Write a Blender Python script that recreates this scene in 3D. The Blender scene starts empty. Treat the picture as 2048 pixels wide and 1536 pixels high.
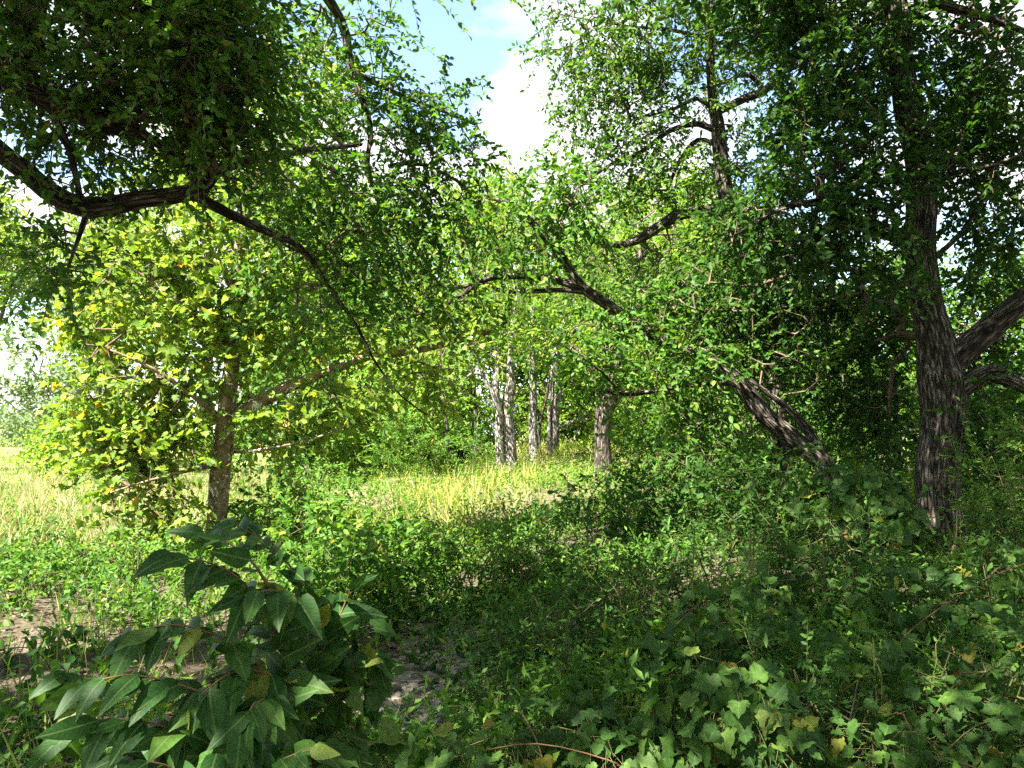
import bpy, math, random
import numpy as np

R = np.random.default_rng(11)
random.seed(11)
SC = bpy.context.scene
COL = SC.collection

# ------------------------------------------------------------------ camera
F = 1518.0                      # focal length in pixels of a 2048 px wide frame
PITCH = math.radians(3.85)
CAM = np.array([0.0, 0.0, 1.6])
cam = bpy.data.cameras.new('camera')
cam.sensor_width = 36.0
cam.lens = 36.0 * F / 2048.0
cam.clip_start = 0.05
cam.clip_end = 3000.0
camo = bpy.data.objects.new('camera', cam)
COL.objects.link(camo)
camo.location = CAM
camo.rotation_euler = (math.radians(90) + PITCH, 0, 0)
SC.camera = camo

# ------------------------------------------------------------------ sky, sun, exposure
SUN_EL = math.radians(52)
SUN_AZ = math.radians(223)      # direction towards the sun, measured from +X counter-clockwise
sun_dir = np.array([math.cos(SUN_AZ) * math.cos(SUN_EL), math.sin(SUN_AZ) * math.cos(SUN_EL), math.sin(SUN_EL)])
world = bpy.data.worlds.new('World')
SC.world = world
world.use_nodes = True
nt = world.node_tree
nt.nodes.clear()
N = nt.nodes.new
L = nt.links.new
w_out = N('ShaderNodeOutputWorld')
w_bg = N('ShaderNodeBackground')
w_bg.inputs['Strength'].default_value = 0.078
sky = N('ShaderNodeTexSky')
sky.sky_type = 'NISHITA'
sky.sun_disc = False
sky.sun_elevation = SUN_EL
sky.sun_rotation = math.pi / 2 - SUN_AZ
sky.air_density = 1.0
sky.dust_density = 0.6
sky.ozone_density = 0.3
tc = N('ShaderNodeTexCoord')
sep = N('ShaderNodeSeparateXYZ')
L(tc.outputs['Generated'], sep.inputs[0])
zc = N('ShaderNodeMath'); zc.operation = 'MAXIMUM'; zc.inputs[1].default_value = 0.0
L(sep.outputs['Z'], zc.inputs[0])
za = N('ShaderNodeMath'); za.operation = 'ADD'; za.inputs[1].default_value = 0.22
L(zc.outputs[0], za.inputs[0])
vd = N('ShaderNodeVectorMath'); vd.operation = 'DIVIDE'
cz = N('ShaderNodeCombineXYZ')
L(za.outputs[0], cz.inputs[0]); L(za.outputs[0], cz.inputs[1])
cz.inputs[2].default_value = 1.0
L(tc.outputs['Generated'], vd.inputs[0]); L(cz.outputs[0], vd.inputs[1])
vm = N('ShaderNodeVectorMath'); vm.operation = 'MULTIPLY'; vm.inputs[1].default_value = (1, 1, 0)
L(vd.outputs[0], vm.inputs[0])
vo = N('ShaderNodeVectorMath'); vo.operation = 'ADD'; vo.inputs[1].default_value = (-0.08, 5.2, 0)
L(vm.outputs[0], vo.inputs[0])
cn = N('ShaderNodeTexNoise')
cn.inputs['Scale'].default_value = 1.35
cn.inputs['Detail'].default_value = 9
cn.inputs['Roughness'].default_value = 0.52
cn.inputs['Distortion'].default_value = 0.25
L(vo.outputs[0], cn.inputs['Vector'])
cr = N('ShaderNodeValToRGB')
cr.color_ramp.elements[0].position = 0.44
cr.color_ramp.elements[1].position = 0.53
L(cn.outputs['Fac'], cr.inputs[0])
cm = N('ShaderNodeMix'); cm.data_type = 'RGBA'
cm.inputs[7].default_value = (3.1, 3.15, 3.2, 1)
L(cr.outputs[0], cm.inputs[0])
L(sky.outputs[0], cm.inputs[6])
L(cm.outputs[2], w_bg.inputs['Color'])
L(w_bg.outputs[0], w_out.inputs[0])

sun = bpy.data.lights.new('sun', 'SUN')
sun.energy = 5.0
sun.angle = math.radians(0.53)
sun.color = (1.0, 0.95, 0.86)
suno = bpy.data.objects.new('sun', sun)
COL.objects.link(suno)
from mathutils import Vector, Matrix
suno.rotation_euler = Vector(sun_dir).to_track_quat('Z', 'Y').to_euler()
suno.location = (-8, -6, 20)

SC.view_settings.view_transform = 'Standard'
SC.view_settings.look = 'None'
SC.view_settings.exposure = 2.78
SC.view_settings.gamma = 1.0
SC.view_settings.use_curve_mapping = False
SC.render.engine = 'CYCLES'
cy = SC.cycles
cy.max_bounces = 8
cy.diffuse_bounces = 6
cy.glossy_bounces = 2
cy.transmission_bounces = 6
cy.transparent_max_bounces = 4
cy.caustics_reflective = False
cy.caustics_refractive = False
cy.use_adaptive_sampling = True
cy.adaptive_threshold = 0.015
cy.use_denoising = False
SC.render.use_persistent_data = False

# ------------------------------------------------------------------ projection helpers
_f = np.array([0, math.cos(PITCH), math.sin(PITCH)])
_u = np.array([0, -math.sin(PITCH), math.cos(PITCH)])
_r = np.array([1.0, 0, 0])


def P(px, py, d):
    return CAM + d * (_f + (px - 1024) / F * _r - (py - 768) / F * _u)


def project(p):
    q = p - CAM
    d = q @ _f
    dd = np.maximum(d, 1e-3)
    return 1024 + F * (q @ _r) / dd, 768 - F * (q @ _u) / dd, d


def sst(a, b, x):
    t = np.clip((x - a) / (b - a), 0, 1)
    return t * t * (3 - 2 * t)


def path_x(y):
    return -2.0 + (y - 13.0) * 0.25


def chan_x(y):
    return -0.65 - 0.06 * np.maximum(y - 5.5, 0) - 0.022 * np.maximum(y - 6, 0) ** 2


def ground_z(x, y):
    x = np.asarray(x, float); y = np.asarray(y, float)
    z = 0.04 * np.sin(x * 1.3 + 0.5) * np.cos(y * 1.1) + 0.03 * np.sin(x * 2.9 + y * 2.1)
    near = 1 - sst(13, 18, y)
    z = z - 0.34 * np.exp(-((x - chan_x(y)) / 0.95) ** 2) * near * sst(2.5, 5, y)
    z = z + 0.3 * sst(0.5, 2.4, x + 0.25 * (y - 8)) * sst(5.5, 8.5, y) * (1 - sst(15, 20, y))
    z = z + 0.45 * sst(11, 21, y) * sst(-7, -3, x) * (1 - sst(60, 100, y))
    z = z + 0.5 * sst(20, 27, y) * sst(-2.5, 1.5, x) * (1 - sst(60, 100, y))
    z = z + 0.25 * sst(30, 70, y)
    return z


def unit(v):
    return v / np.maximum(np.linalg.norm(v, axis=-1, keepdims=True), 1e-9)


# ------------------------------------------------------------------ mesh helpers
def mesh(name, V, faces, mat, attrs=None, smooth=False):
    V = np.asarray(V, np.float32)
    me = bpy.data.meshes.new(name)
    me.vertices.add(len(V))
    me.vertices.foreach_set('co', V.ravel())
    faces = [np.asarray(f, np.int32) for f in faces if len(f)]
    nl = sum(f.size for f in faces)
    npoly = sum(len(f) for f in faces)
    me.loops.add(nl)
    me.polygons.add(npoly)
    me.loops.foreach_set('vertex_index', np.concatenate([f.ravel() for f in faces]))
    tot = np.concatenate([np.full(len(f), f.shape[1], np.int32) for f in faces])
    st = np.concatenate([[0], np.cumsum(tot)[:-1]]).astype(np.int32)
    me.polygons.foreach_set('loop_start', st)
    if smooth:
        me.polygons.foreach_set('use_smooth', np.ones(npoly, bool))
    for k, a in (attrs or {}).items():
        a = np.asarray(a, np.float32)
        if a.ndim == 1:
            at = me.attributes.new(k, 'FLOAT', 'POINT')
            at.data.foreach_set('value', a)
        else:
            at = me.attributes.new(k, 'FLOAT_VECTOR', 'POINT')
            at.data.foreach_set('vector', a.ravel())
    me.update(calc_edges=True)
    if mat:
        me.materials.append(mat)
    return me


def link(name, me, parent=None, kind=None, label=None, cat=None, group=None, loc=None):
    o = bpy.data.objects.new(name, me)
    COL.objects.link(o)
    if parent is not None:
        o.parent = parent
    if loc is not None:
        o.location = loc
    for k, v in (('kind', kind), ('label', label), ('category', cat), ('group', group)):
        if v:
            o[k] = v
    return o


def thing(name, label, cat, loc, group=None):
    o = link(name, None, None, None, label, cat, group, loc)
    o.empty_display_size = 0.2
    return o


# ------------------------------------------------------------------ materials
def ramp(nt, stops):
    r = nt.nodes.new('ShaderNodeValToRGB')
    e = r.color_ramp.elements
    while len(e) < len(stops):
        e.new(0.5)
    for i, (p, c) in enumerate(stops):
        e[i].position = p
        e[i].color = (*c, 1)
    return r


def leaf_mat(name, stops, trans=0.42, tint=(1.25, 1.35, 0.5), single=False, rough=0.5, spec=0.16, vein=False):
    m = bpy.data.materials.new(name)
    m.use_nodes = True
    nt = m.node_tree
    nt.nodes.clear()
    out = nt.nodes.new('ShaderNodeOutputMaterial')
    r = ramp(nt, stops)
    if single:
        oi = nt.nodes.new('ShaderNodeObjectInfo')
        nt.links.new(oi.outputs['Random'], r.inputs[0])
    else:
        at = nt.nodes.new('ShaderNodeAttribute')
        at.attribute_name = 'rnd'
        nt.links.new(at.outputs['Fac'], r.inputs[0])
    colour = r.outputs[0]
    if vein:
        at2 = nt.nodes.new('ShaderNodeAttribute')
        at2.attribute_name = 'uvw'
        sp = nt.nodes.new('ShaderNodeSeparateXYZ')
        nt.links.new(at2.outputs['Vector'], sp.inputs[0])
        ab = nt.nodes.new('ShaderNodeMath'); ab.operation = 'ABSOLUTE'
        nt.links.new(sp.outputs['Y'], ab.inputs[0])
        # midrib and side veins in the leaf's own coordinates
        mr = nt.nodes.new('ShaderNodeMapRange'); mr.inputs[1].default_value = 0.008; mr.inputs[2].default_value = 0.02
        mr.inputs[3].default_value = 1; mr.inputs[4].default_value = 0
        nt.links.new(ab.outputs[0], mr.inputs[0])
        k1 = nt.nodes.new('ShaderNodeMath'); k1.operation = 'MULTIPLY_ADD'; k1.inputs[1].default_value = -0.9
        nt.links.new(ab.outputs[0], k1.inputs[0]); nt.links.new(sp.outputs['X'], k1.inputs[2])
        k2 = nt.nodes.new('ShaderNodeMath'); k2.operation = 'MULTIPLY'; k2.inputs[1].default_value = 60
        nt.links.new(k1.outputs[0], k2.inputs[0])
        k3 = nt.nodes.new('ShaderNodeMath'); k3.operation = 'SINE'
        nt.links.new(k2.outputs[0], k3.inputs[0])
        k4 = nt.nodes.new('ShaderNodeMapRange'); k4.inputs[1].default_value = 0.86; k4.inputs[2].default_value = 1.0
        k4.inputs[3].default_value = 0; k4.inputs[4].default_value = 0.35
        nt.links.new(k3.outputs[0], k4.inputs[0])
        mx = nt.nodes.new('ShaderNodeMath'); mx.operation = 'MAXIMUM'
        nt.links.new(mr.outputs[0], mx.inputs[0]); nt.links.new(k4.outputs[0], mx.inputs[1])
        # blotches of wear
        geo = nt.nodes.new('ShaderNodeTexCoord')
        ns = nt.nodes.new('ShaderNodeTexNoise'); ns.inputs['Scale'].default_value = 5; ns.inputs['Detail'].default_value = 3
        oi2 = nt.nodes.new('ShaderNodeObjectInfo')
        av = nt.nodes.new('ShaderNodeVectorMath'); av.operation = 'ADD'
        nt.links.new(geo.outputs['Object'], av.inputs[0]); nt.links.new(oi2.outputs['Location'], av.inputs[1])
        nt.links.new(av.outputs[0], ns.inputs['Vector'])
        mr3 = nt.nodes.new('ShaderNodeMapRange'); mr3.inputs[1].default_value = 0.35; mr3.inputs[2].default_value = 0.7
        mr3.inputs[3].default_value = 0.75; mr3.inputs[4].default_value = 1.3
        nt.links.new(ns.outputs['Fac'], mr3.inputs[0])
        mu = nt.nodes.new('ShaderNodeVectorMath'); mu.operation = 'SCALE'
        nt.links.new(colour, mu.inputs[0]); nt.links.new(mr3.outputs[0], mu.inputs['Scale'])
        mc = nt.nodes.new('ShaderNodeMix'); mc.data_type = 'RGBA'
        mc.inputs[7].default_value = (0.11, 0.17, 0.05, 1)
        nt.links.new(mx.outputs[0], mc.inputs[0]); nt.links.new(mu.outputs[0], mc.inputs[6])
        colour = mc.outputs[2]
    pb = nt.nodes.new('ShaderNodeBsdfPrincipled')
    pb.inputs['Roughness'].default_value = rough
    pb.inputs['Specular IOR Level'].default_value = spec
    nt.links.new(colour, pb.inputs['Base Color'])
    tr = nt.nodes.new('ShaderNodeBsdfTranslucent')
    tm = nt.nodes.new('ShaderNodeVectorMath'); tm.operation = 'MULTIPLY'; tm.inputs[1].default_value = tint
    nt.links.new(colour, tm.inputs[0])
    nt.links.new(tm.outputs[0], tr.inputs['Color'])
    mix = nt.nodes.new('ShaderNodeMixShader')
    mix.inputs[0].default_value = trans
    nt.links.new(pb.outputs[0], mix.inputs[1]); nt.links.new(tr.outputs[0], mix.inputs[2])
    nt.links.new(mix.outputs[0], out.inputs[0])
    return m


def bark_mat(name, stops, scale=(26, 26, 4.5), bump=1.0, patches=None, rough=0.9):
    m = bpy.data.materials.new(name)
    m.use_nodes = True
    nt = m.node_tree
    pb = nt.nodes['Principled BSDF']
    pb.inputs['Roughness'].default_value = rough
    pb.inputs['Specular IOR Level'].default_value = 0.2
    at = nt.nodes.new('ShaderNodeAttribute'); at.attribute_name = 'tuv'
    mp = nt.nodes.new('ShaderNodeVectorMath'); mp.operation = 'MULTIPLY'; mp.inputs[1].default_value = scale
    nt.links.new(at.outputs['Vector'], mp.inputs[0])
    ns = nt.nodes.new('ShaderNodeTexNoise'); ns.inputs['Scale'].default_value = 1.0
    ns.inputs['Detail'].default_value = 6; ns.inputs['Roughness'].default_value = 0.62; ns.inputs['Distortion'].default_value = 0.5
    nt.links.new(mp.outputs[0], ns.inputs['Vector'])
    r = ramp(nt, stops)
    nt.links.new(ns.outputs['Fac'], r.inputs[0])
    colour = r.outputs[0]
    height = ns.outputs['Fac']
    if not patches and bump > 0.3:
        dv = nt.nodes.new('ShaderNodeVectorMath'); dv.operation = 'SCALE'; dv.inputs['Scale'].default_value = 0.9
        nt.links.new(ns.outputs['Color'], dv.inputs[0])
        ad = nt.nodes.new('ShaderNodeVectorMath'); ad.operation = 'ADD'
        nt.links.new(mp.outputs[0], ad.inputs[0]); nt.links.new(dv.outputs[0], ad.inputs[1])
        vo = nt.nodes.new('ShaderNodeTexVoronoi'); vo.feature = 'DISTANCE_TO_EDGE'; vo.inputs['Scale'].default_value = 1.1
        nt.links.new(ad.outputs[0], vo.inputs['Vector'])
        cr = nt.nodes.new('ShaderNodeMapRange'); cr.inputs[1].default_value = 0.02; cr.inputs[2].default_value = 0.22
        nt.links.new(vo.outputs['Distance'], cr.inputs[0])
        dk = nt.nodes.new('ShaderNodeMapRange'); dk.inputs[3].default_value = 0.22; dk.inputs[4].default_value = 1.15
        nt.links.new(cr.outputs[0], dk.inputs[0])
        sc = nt.nodes.new('ShaderNodeVectorMath'); sc.operation = 'SCALE'
        nt.links.new(colour, sc.inputs[0]); nt.links.new(dk.outputs[0], sc.inputs['Scale'])
        colour = sc.outputs[0]
        hm = nt.nodes.new('ShaderNodeMath'); hm.operation = 'MULTIPLY_ADD'; hm.inputs[1].default_value = 0.7
        nt.links.new(cr.outputs[0], hm.inputs[0]); nt.links.new(ns.outputs['Fac'], hm.inputs[2])
        height = hm.outputs[0]
    if patches:
        n2 = nt.nodes.new('ShaderNodeTexNoise'); n2.inputs['Scale'].default_value = patches[0]
        n2.inputs['Detail'].default_value = 4; n2.inputs['Distortion'].default_value = 0.8
        nt.links.new(at.outputs['Vector'], n2.inputs['Vector'])
        r2 = ramp(nt, [(patches[1], (0, 0, 0)), (patches[1] + 0.03, (1, 1, 1))])
        nt.links.new(n2.outputs['Fac'], r2.inputs[0])
        mc = nt.nodes.new('ShaderNodeMix'); mc.data_type = 'RGBA'
        mc.inputs[7].default_value = (*patches[2], 1)
        nt.links.new(r2.outputs[0], mc.inputs[0]); nt.links.new(colour, mc.inputs[6])
        colour = mc.outputs[2]
    nt.links.new(colour, pb.inputs['Base Color'])
    b = nt.nodes.new('ShaderNodeBump'); b.inputs['Strength'].default_value = bump; b.inputs['Distance'].default_value = 0.03
    nt.links.new(height, b.inputs['Height'])
    nt.links.new(b.outputs[0], pb.inputs['Normal'])
    return m


BARK_DARK = bark_mat('bark_dark', [(0.36, (0.028, 0.022, 0.017)), (0.5, (0.095, 0.077, 0.06)), (0.66, (0.22, 0.19, 0.16))])
BARK_GREY = bark_mat('bark_grey', [(0.36, (0.03, 0.024, 0.018)), (0.5, (0.12, 0.096, 0.074)), (0.68, (0.3, 0.26, 0.22))], scale=(22, 22, 4))
BARK_PALE = bark_mat('bark_pale', [(0.34, (0.14, 0.12, 0.1)), (0.5, (0.36, 0.32, 0.28)), (0.66, (0.55, 0.51, 0.46))], scale=(18, 18, 4))
BARK_SYC = bark_mat('bark_sycamore', [(0.35, (0.09, 0.06, 0.035)), (0.5, (0.19, 0.135, 0.085)), (0.65, (0.3, 0.23, 0.16))], scale=(14, 14, 9), bump=0.35, patches=(8.0, 0.6, (0.72, 0.68, 0.6)), rough=0.75)
BARK_TWIG = bark_mat('bark_twig', [(0.35, (0.06, 0.045, 0.03)), (0.65, (0.17, 0.13, 0.09))], bump=0.1)
STEM_GREEN = bark_mat('stem_green', [(0.35, (0.045, 0.06, 0.018)), (0.65, (0.11, 0.1, 0.04))], bump=0.1)
STEM_RED = bark_mat('stem_red', [(0.35, (0.1, 0.045, 0.025)), (0.65, (0.19, 0.11, 0.06))], bump=0.1)

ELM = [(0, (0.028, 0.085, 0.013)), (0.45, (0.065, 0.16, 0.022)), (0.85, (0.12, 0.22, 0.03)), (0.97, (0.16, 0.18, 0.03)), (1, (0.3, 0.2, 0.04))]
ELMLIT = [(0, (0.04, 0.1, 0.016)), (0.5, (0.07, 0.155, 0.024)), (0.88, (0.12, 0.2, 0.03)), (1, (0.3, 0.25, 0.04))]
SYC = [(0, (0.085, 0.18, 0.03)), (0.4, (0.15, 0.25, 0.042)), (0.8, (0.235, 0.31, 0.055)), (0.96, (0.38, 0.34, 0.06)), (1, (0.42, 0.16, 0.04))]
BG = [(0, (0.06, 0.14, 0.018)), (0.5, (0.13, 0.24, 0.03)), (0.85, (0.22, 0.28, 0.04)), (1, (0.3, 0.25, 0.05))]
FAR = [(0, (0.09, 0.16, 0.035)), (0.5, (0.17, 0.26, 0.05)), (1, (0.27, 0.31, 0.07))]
HAZY = [(0, (0.09, 0.15, 0.07)), (0.5, (0.16, 0.23, 0.1)), (1, (0.24, 0.29, 0.12))]  # distance haze mixed into the leaf colour of the farthest trees
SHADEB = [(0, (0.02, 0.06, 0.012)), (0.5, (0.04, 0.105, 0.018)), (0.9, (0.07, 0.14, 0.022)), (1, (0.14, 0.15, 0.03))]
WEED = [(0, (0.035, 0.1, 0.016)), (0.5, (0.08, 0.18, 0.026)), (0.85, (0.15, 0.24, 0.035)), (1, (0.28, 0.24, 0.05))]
GRASS_DRY = [(0, (0.12, 0.17, 0.04)), (0.4, (0.27, 0.26, 0.09)), (0.8, (0.42, 0.37, 0.18)), (1, (0.5, 0.44, 0.27))]
GRASS_PATH = [(0, (0.14, 0.2, 0.035)), (0.45, (0.27, 0.29, 0.06)), (0.85, (0.4, 0.37, 0.12)), (1, (0.48, 0.42, 0.22))]
GRASS_GRN = [(0, (0.05, 0.11, 0.025)), (0.6, (0.12, 0.18, 0.04)), (1, (0.3, 0.28, 0.1))]
GRAPE = [(0, (0.022, 0.066, 0.011)), (0.6, (0.05, 0.115, 0.02)), (0.92, (0.09, 0.165, 0.028)), (0.985, (0.2, 0.21, 0.03)), (1, (0.26, 0.13, 0.04))]
LANCE = [(0, (0.018, 0.065, 0.012)), (0.6, (0.035, 0.1, 0.017)), (0.93, (0.07, 0.14, 0.022)), (1, (0.2, 0.2, 0.03))]
DRYLEAF = [(0, (0.05, 0.035, 0.02)), (0.5, (0.13, 0.09, 0.05)), (1, (0.27, 0.2, 0.13))]

M = {}
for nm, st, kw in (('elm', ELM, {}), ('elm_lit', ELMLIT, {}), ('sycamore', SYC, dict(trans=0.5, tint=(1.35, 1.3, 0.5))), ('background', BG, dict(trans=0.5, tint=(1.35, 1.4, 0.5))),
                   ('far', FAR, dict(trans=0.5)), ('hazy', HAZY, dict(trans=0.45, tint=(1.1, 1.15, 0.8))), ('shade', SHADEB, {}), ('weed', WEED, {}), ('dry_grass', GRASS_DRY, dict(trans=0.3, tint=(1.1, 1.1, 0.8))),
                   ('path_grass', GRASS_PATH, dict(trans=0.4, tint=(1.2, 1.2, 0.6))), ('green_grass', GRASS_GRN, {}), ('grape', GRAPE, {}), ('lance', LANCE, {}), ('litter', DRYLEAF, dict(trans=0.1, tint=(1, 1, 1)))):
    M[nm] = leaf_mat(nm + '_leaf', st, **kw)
    if nm in ('elm', 'sycamore', 'shade', 'weed', 'elm_lit'):
        M[nm + '1'] = leaf_mat(nm + '_single_leaf', st, single=True, **kw)
M['grape1'] = leaf_mat('grape_single_leaf', GRAPE, single=True, vein=True, rough=0.6, spec=0.2)
M['lance1'] = leaf_mat('lance_single_leaf', LANCE, single=True, vein=True, rough=0.5, spec=0.22)


def ground_mat():
    m = bpy.data.materials.new('ground_soil')
    m.use_nodes = True
    nt = m.node_tree
    pb = nt.nodes['Principled BSDF']
    pb.inputs['Roughness'].default_value = 0.95
    pb.inputs['Specular IOR Level'].default_value = 0.1
    tc = nt.nodes.new('ShaderNodeTexCoord')
    n1 = nt.nodes.new('ShaderNodeTexNoise'); n1.inputs['Scale'].default_value = 9; n1.inputs['Detail'].default_value = 8; n1.inputs['Roughness'].default_value = 0.7
    n2 = nt.nodes.new('ShaderNodeTexNoise'); n2.inputs['Scale'].default_value = 0.35; n2.inputs['Detail'].default_value = 4
    nt.links.new(tc.outputs['Object'], n1.inputs['Vector']); nt.links.new(tc.outputs['Object'], n2.inputs['Vector'])
    r1 = ramp(nt, [(0.3, (0.03, 0.023, 0.016)), (0.5, (0.085, 0.066, 0.046)), (0.7, (0.17, 0.14, 0.1))])
    r2 = ramp(nt, [(0.35, (0.07, 0.11, 0.025)), (0.65, (0.28, 0.26, 0.1))])
    nt.links.new(n1.outputs['Fac'], r1.inputs[0]); nt.links.new(n2.outputs['Fac'], r2.inputs[0])
    at = nt.nodes.new('ShaderNodeAttribute'); at.attribute_name = 'green'
    mc = nt.nodes.new('ShaderNodeMix'); mc.data_type = 'RGBA'
    nt.links.new(at.outputs['Fac'], mc.inputs[0]); nt.links.new(r1.outputs[0], mc.inputs[6]); nt.links.new(r2.outputs[0], mc.inputs[7])
    nt.links.new(mc.outputs[2], pb.inputs['Base Color'])
    b = nt.nodes.new('ShaderNodeBump'); b.inputs['Strength'].default_value = 0.8; b.inputs['Distance'].default_value = 0.05
    nt.links.new(n1.outputs['Fac'], b.inputs['Height']); nt.links.new(b.outputs[0], pb.inputs['Normal'])
    return m


def stone_mat():
    m = bpy.data.materials.new('limestone')
    m.use_nodes = True
    nt = m.node_tree
    pb = nt.nodes['Principled BSDF']
    pb.inputs['Roughness'].default_value = 0.9
    pb.inputs['Specular IOR Level'].default_value = 0.2
    tc = nt.nodes.new('ShaderNodeTexCoord')
    n1 = nt.nodes.new('ShaderNodeTexNoise'); n1.inputs['Scale'].default_value = 14; n1.inputs['Detail'].default_value = 6
    nt.links.new(tc.outputs['Object'], n1.inputs['Vector'])
    oi = nt.nodes.new('ShaderNodeObjectInfo')
    r1 = ramp(nt, [(0.3, (0.07, 0.058, 0.044)), (0.55, (0.16, 0.138, 0.11)), (0.75, (0.32, 0.285, 0.235))])
    nt.links.new(n1.outputs['Fac'], r1.inputs[0])
    mr = nt.nodes.new('ShaderNodeMapRange'); mr.inputs[3].default_value = 0.6; mr.inputs[4].default_value = 1.5
    nt.links.new(oi.outputs['Random'], mr.inputs[0])
    sc = nt.nodes.new('ShaderNodeVectorMath'); sc.operation = 'SCALE'
    nt.links.new(r1.outputs[0], sc.inputs[0]); nt.links.new(mr.outputs[0], sc.inputs['Scale'])
    nt.links.new(sc.outputs[0], pb.inputs['Base Color'])
    b = nt.nodes.new('ShaderNodeBump'); b.inputs['Strength'].default_value = 0.5; b.inputs['Distance'].default_value = 0.02
    nt.links.new(n1.outputs['Fac'], b.inputs['Height']); nt.links.new(b.outputs[0], pb.inputs['Normal'])
    return m


M['ground'] = ground_mat()
M['stone'] = stone_mat()

# ------------------------------------------------------------------ leaf shapes (u along the leaf, v across, w out of it)
def t_diamond(w=0.52, fold=0.1):
    return np.array([[0, 0, 0], [0.42, w / 2, fold], [1, 0, -0.08], [0.42, -w / 2, fold]]), [np.array([[0, 2, 1], [0, 3, 2]])]


def t_oval(w=0.56, fold=0.09):
    V = np.array([[0, 0, 0], [0.25, w * 0.45, fold], [0.62, w * 0.42, fold * 0.7], [1, 0, -0.1], [0.62, -w * 0.42, fold * 0.7], [0.25, -w * 0.45, fold]])
    return V, [np.array([[0, 3, 2, 1], [0, 5, 4, 3]])]


def t_blade(w=0.035):
    V = np.array([[0, w / 2, 0], [0, -w / 2, 0], [0.5, -w / 2.4, 0.06], [0.5, w / 2.4, 0.06], [1, 0, 0.28]])
    return V, [np.array([[0, 1, 2, 3]]), np.array([[3, 2, 4]])]


def t_lobed(kind='syc'):
    if kind == 'syc':   # broad five-pointed leaf
        o = [(0, 0.12), (0.02, 0.36), (0.22, 0.55), (0.44, 0.34), (0.62, 0.48), (0.68, 0.22), (1, 0)]
    else:               # heart-based shallow lobes with teeth
        o = [(0.02, 0.02), (-0.14, 0.16), (-0.1, 0.36), (0.1, 0.5), (0.26, 0.47), (0.42, 0.56), (0.5, 0.38), (0.64, 0.36), (0.78, 0.26), (0.84, 0.13), (1.02, 0)]
    half = [(a, b) for a, b in o]
    pts = [(0.38, 0)] + half + [(a, -b) for a, b in half[-2::-1]]
    V = []
    for i, (a, b) in enumerate(pts):
        V.append([a, b, 0.16 * abs(b) - 0.16 * max(a - 0.4, 0) ** 2 + (0.0 if i else -0.03)])
    n = len(pts) - 1
    Fc = [[0, 1 + (i + 1) % n, 1 + i] for i in range(n)]
    return np.array(V), [np.array(Fc)]


def t_lance(w=0.5, n=7, curl=0.16, fold=0.06):
    V = []
    for i in range(n):
        t = i / (n - 1)
        ww = w * (math.sin(math.pi * min(1, t ** 0.75)) ** 0.8) * (1 - 0.25 * t) if 0 < i < n - 1 else 0.004
        z = -curl * t * t
        V += [[t, ww / 2, z + fold * ww], [t, 0, z], [t, -ww / 2, z + fold * ww]]
    Fc = []
    for i in range(n - 1):
        a = 3 * i
        Fc += [[a, a + 1, a + 4, a + 3], [a + 1, a + 2, a + 5, a + 4]]
    return np.array(V), [np.array(Fc)]


T = dict(diamond=t_diamond(), oval=t_oval(), blade=t_blade(), syc=t_lobed('syc'), grape=t_lobed('grape'), lance=t_lance(), narrow=t_diamond(0.3, 0.05), willow=t_oval(0.26, 0.05))


def leaf_frame(ax, nr):
    u = unit(ax)
    w = unit(nr - (nr * u).sum(-1, keepdims=True) * u)
    v = np.cross(w, u)
    return u, v, w


def leaves_geo(pos, ax, nr, size, tmpl):
    V0, Fs = T[tmpl]
    u, v, w = leaf_frame(ax, nr)
    k = len(V0)
    V = pos[:, None, :] + size[:, None, None] * (V0[None, :, 0:1] * u[:, None, :] + V0[None, :, 1:2] * v[:, None, :] + V0[None, :, 2:3] * w[:, None, :])
    off = (np.arange(len(pos)) * k)[:, None, None]
    return V.reshape(-1, 3), [(f[None] + off).reshape(-1, f.shape[1]) for f in Fs], k


def leaf_object_meshes(tmpl, mat, variants=3):
    out = []
    for i in range(variants):
        V0, Fs = T[tmpl]
        V = V0.copy()
        V[:, 1] *= 0.9 + 0.12 * i
        V[:, 2] = V[:, 2] * (0.6 + 0.5 * i) - 0.1 * i * (V[:, 0] ** 2) + 0.04 * i * V[:, 1]
        V[:, 2] += 0.035 * np.sin(9 * V0[:, 0] + 2.1 * i) * np.sign(V0[:, 1]) * (np.abs(V0[:, 1]) > 0.03) + 0.03 * np.sin(5 * V0[:, 1] + i)
        V[:, 1] += 0.05 * (i - 1) * V0[:, 0] ** 2
        out.append(mesh('leaf', V, Fs, mat, {'uvw': V0, 'rnd': np.full(len(V), 0.5)}, smooth=True))
    return out


def place_leaves(parent, base, pos, ax, nr, size, meshes):
    u, v, w = leaf_frame(ax, nr)
    for i in range(len(pos)):
        o = bpy.data.objects.new('leaf', meshes[i % len(meshes)])
        COL.objects.link(o)
        o.parent = parent
        s = size[i]
        p = pos[i] - base
        o.matrix_basis = Matrix(((u[i][0] * s, v[i][0] * s, w[i][0] * s, p[0]), (u[i][1] * s, v[i][1] * s, w[i][1] * s, p[1]),
                                 (u[i][2] * s, v[i][2] * s, w[i][2] * s, p[2]), (0, 0, 0, 1)))


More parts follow.
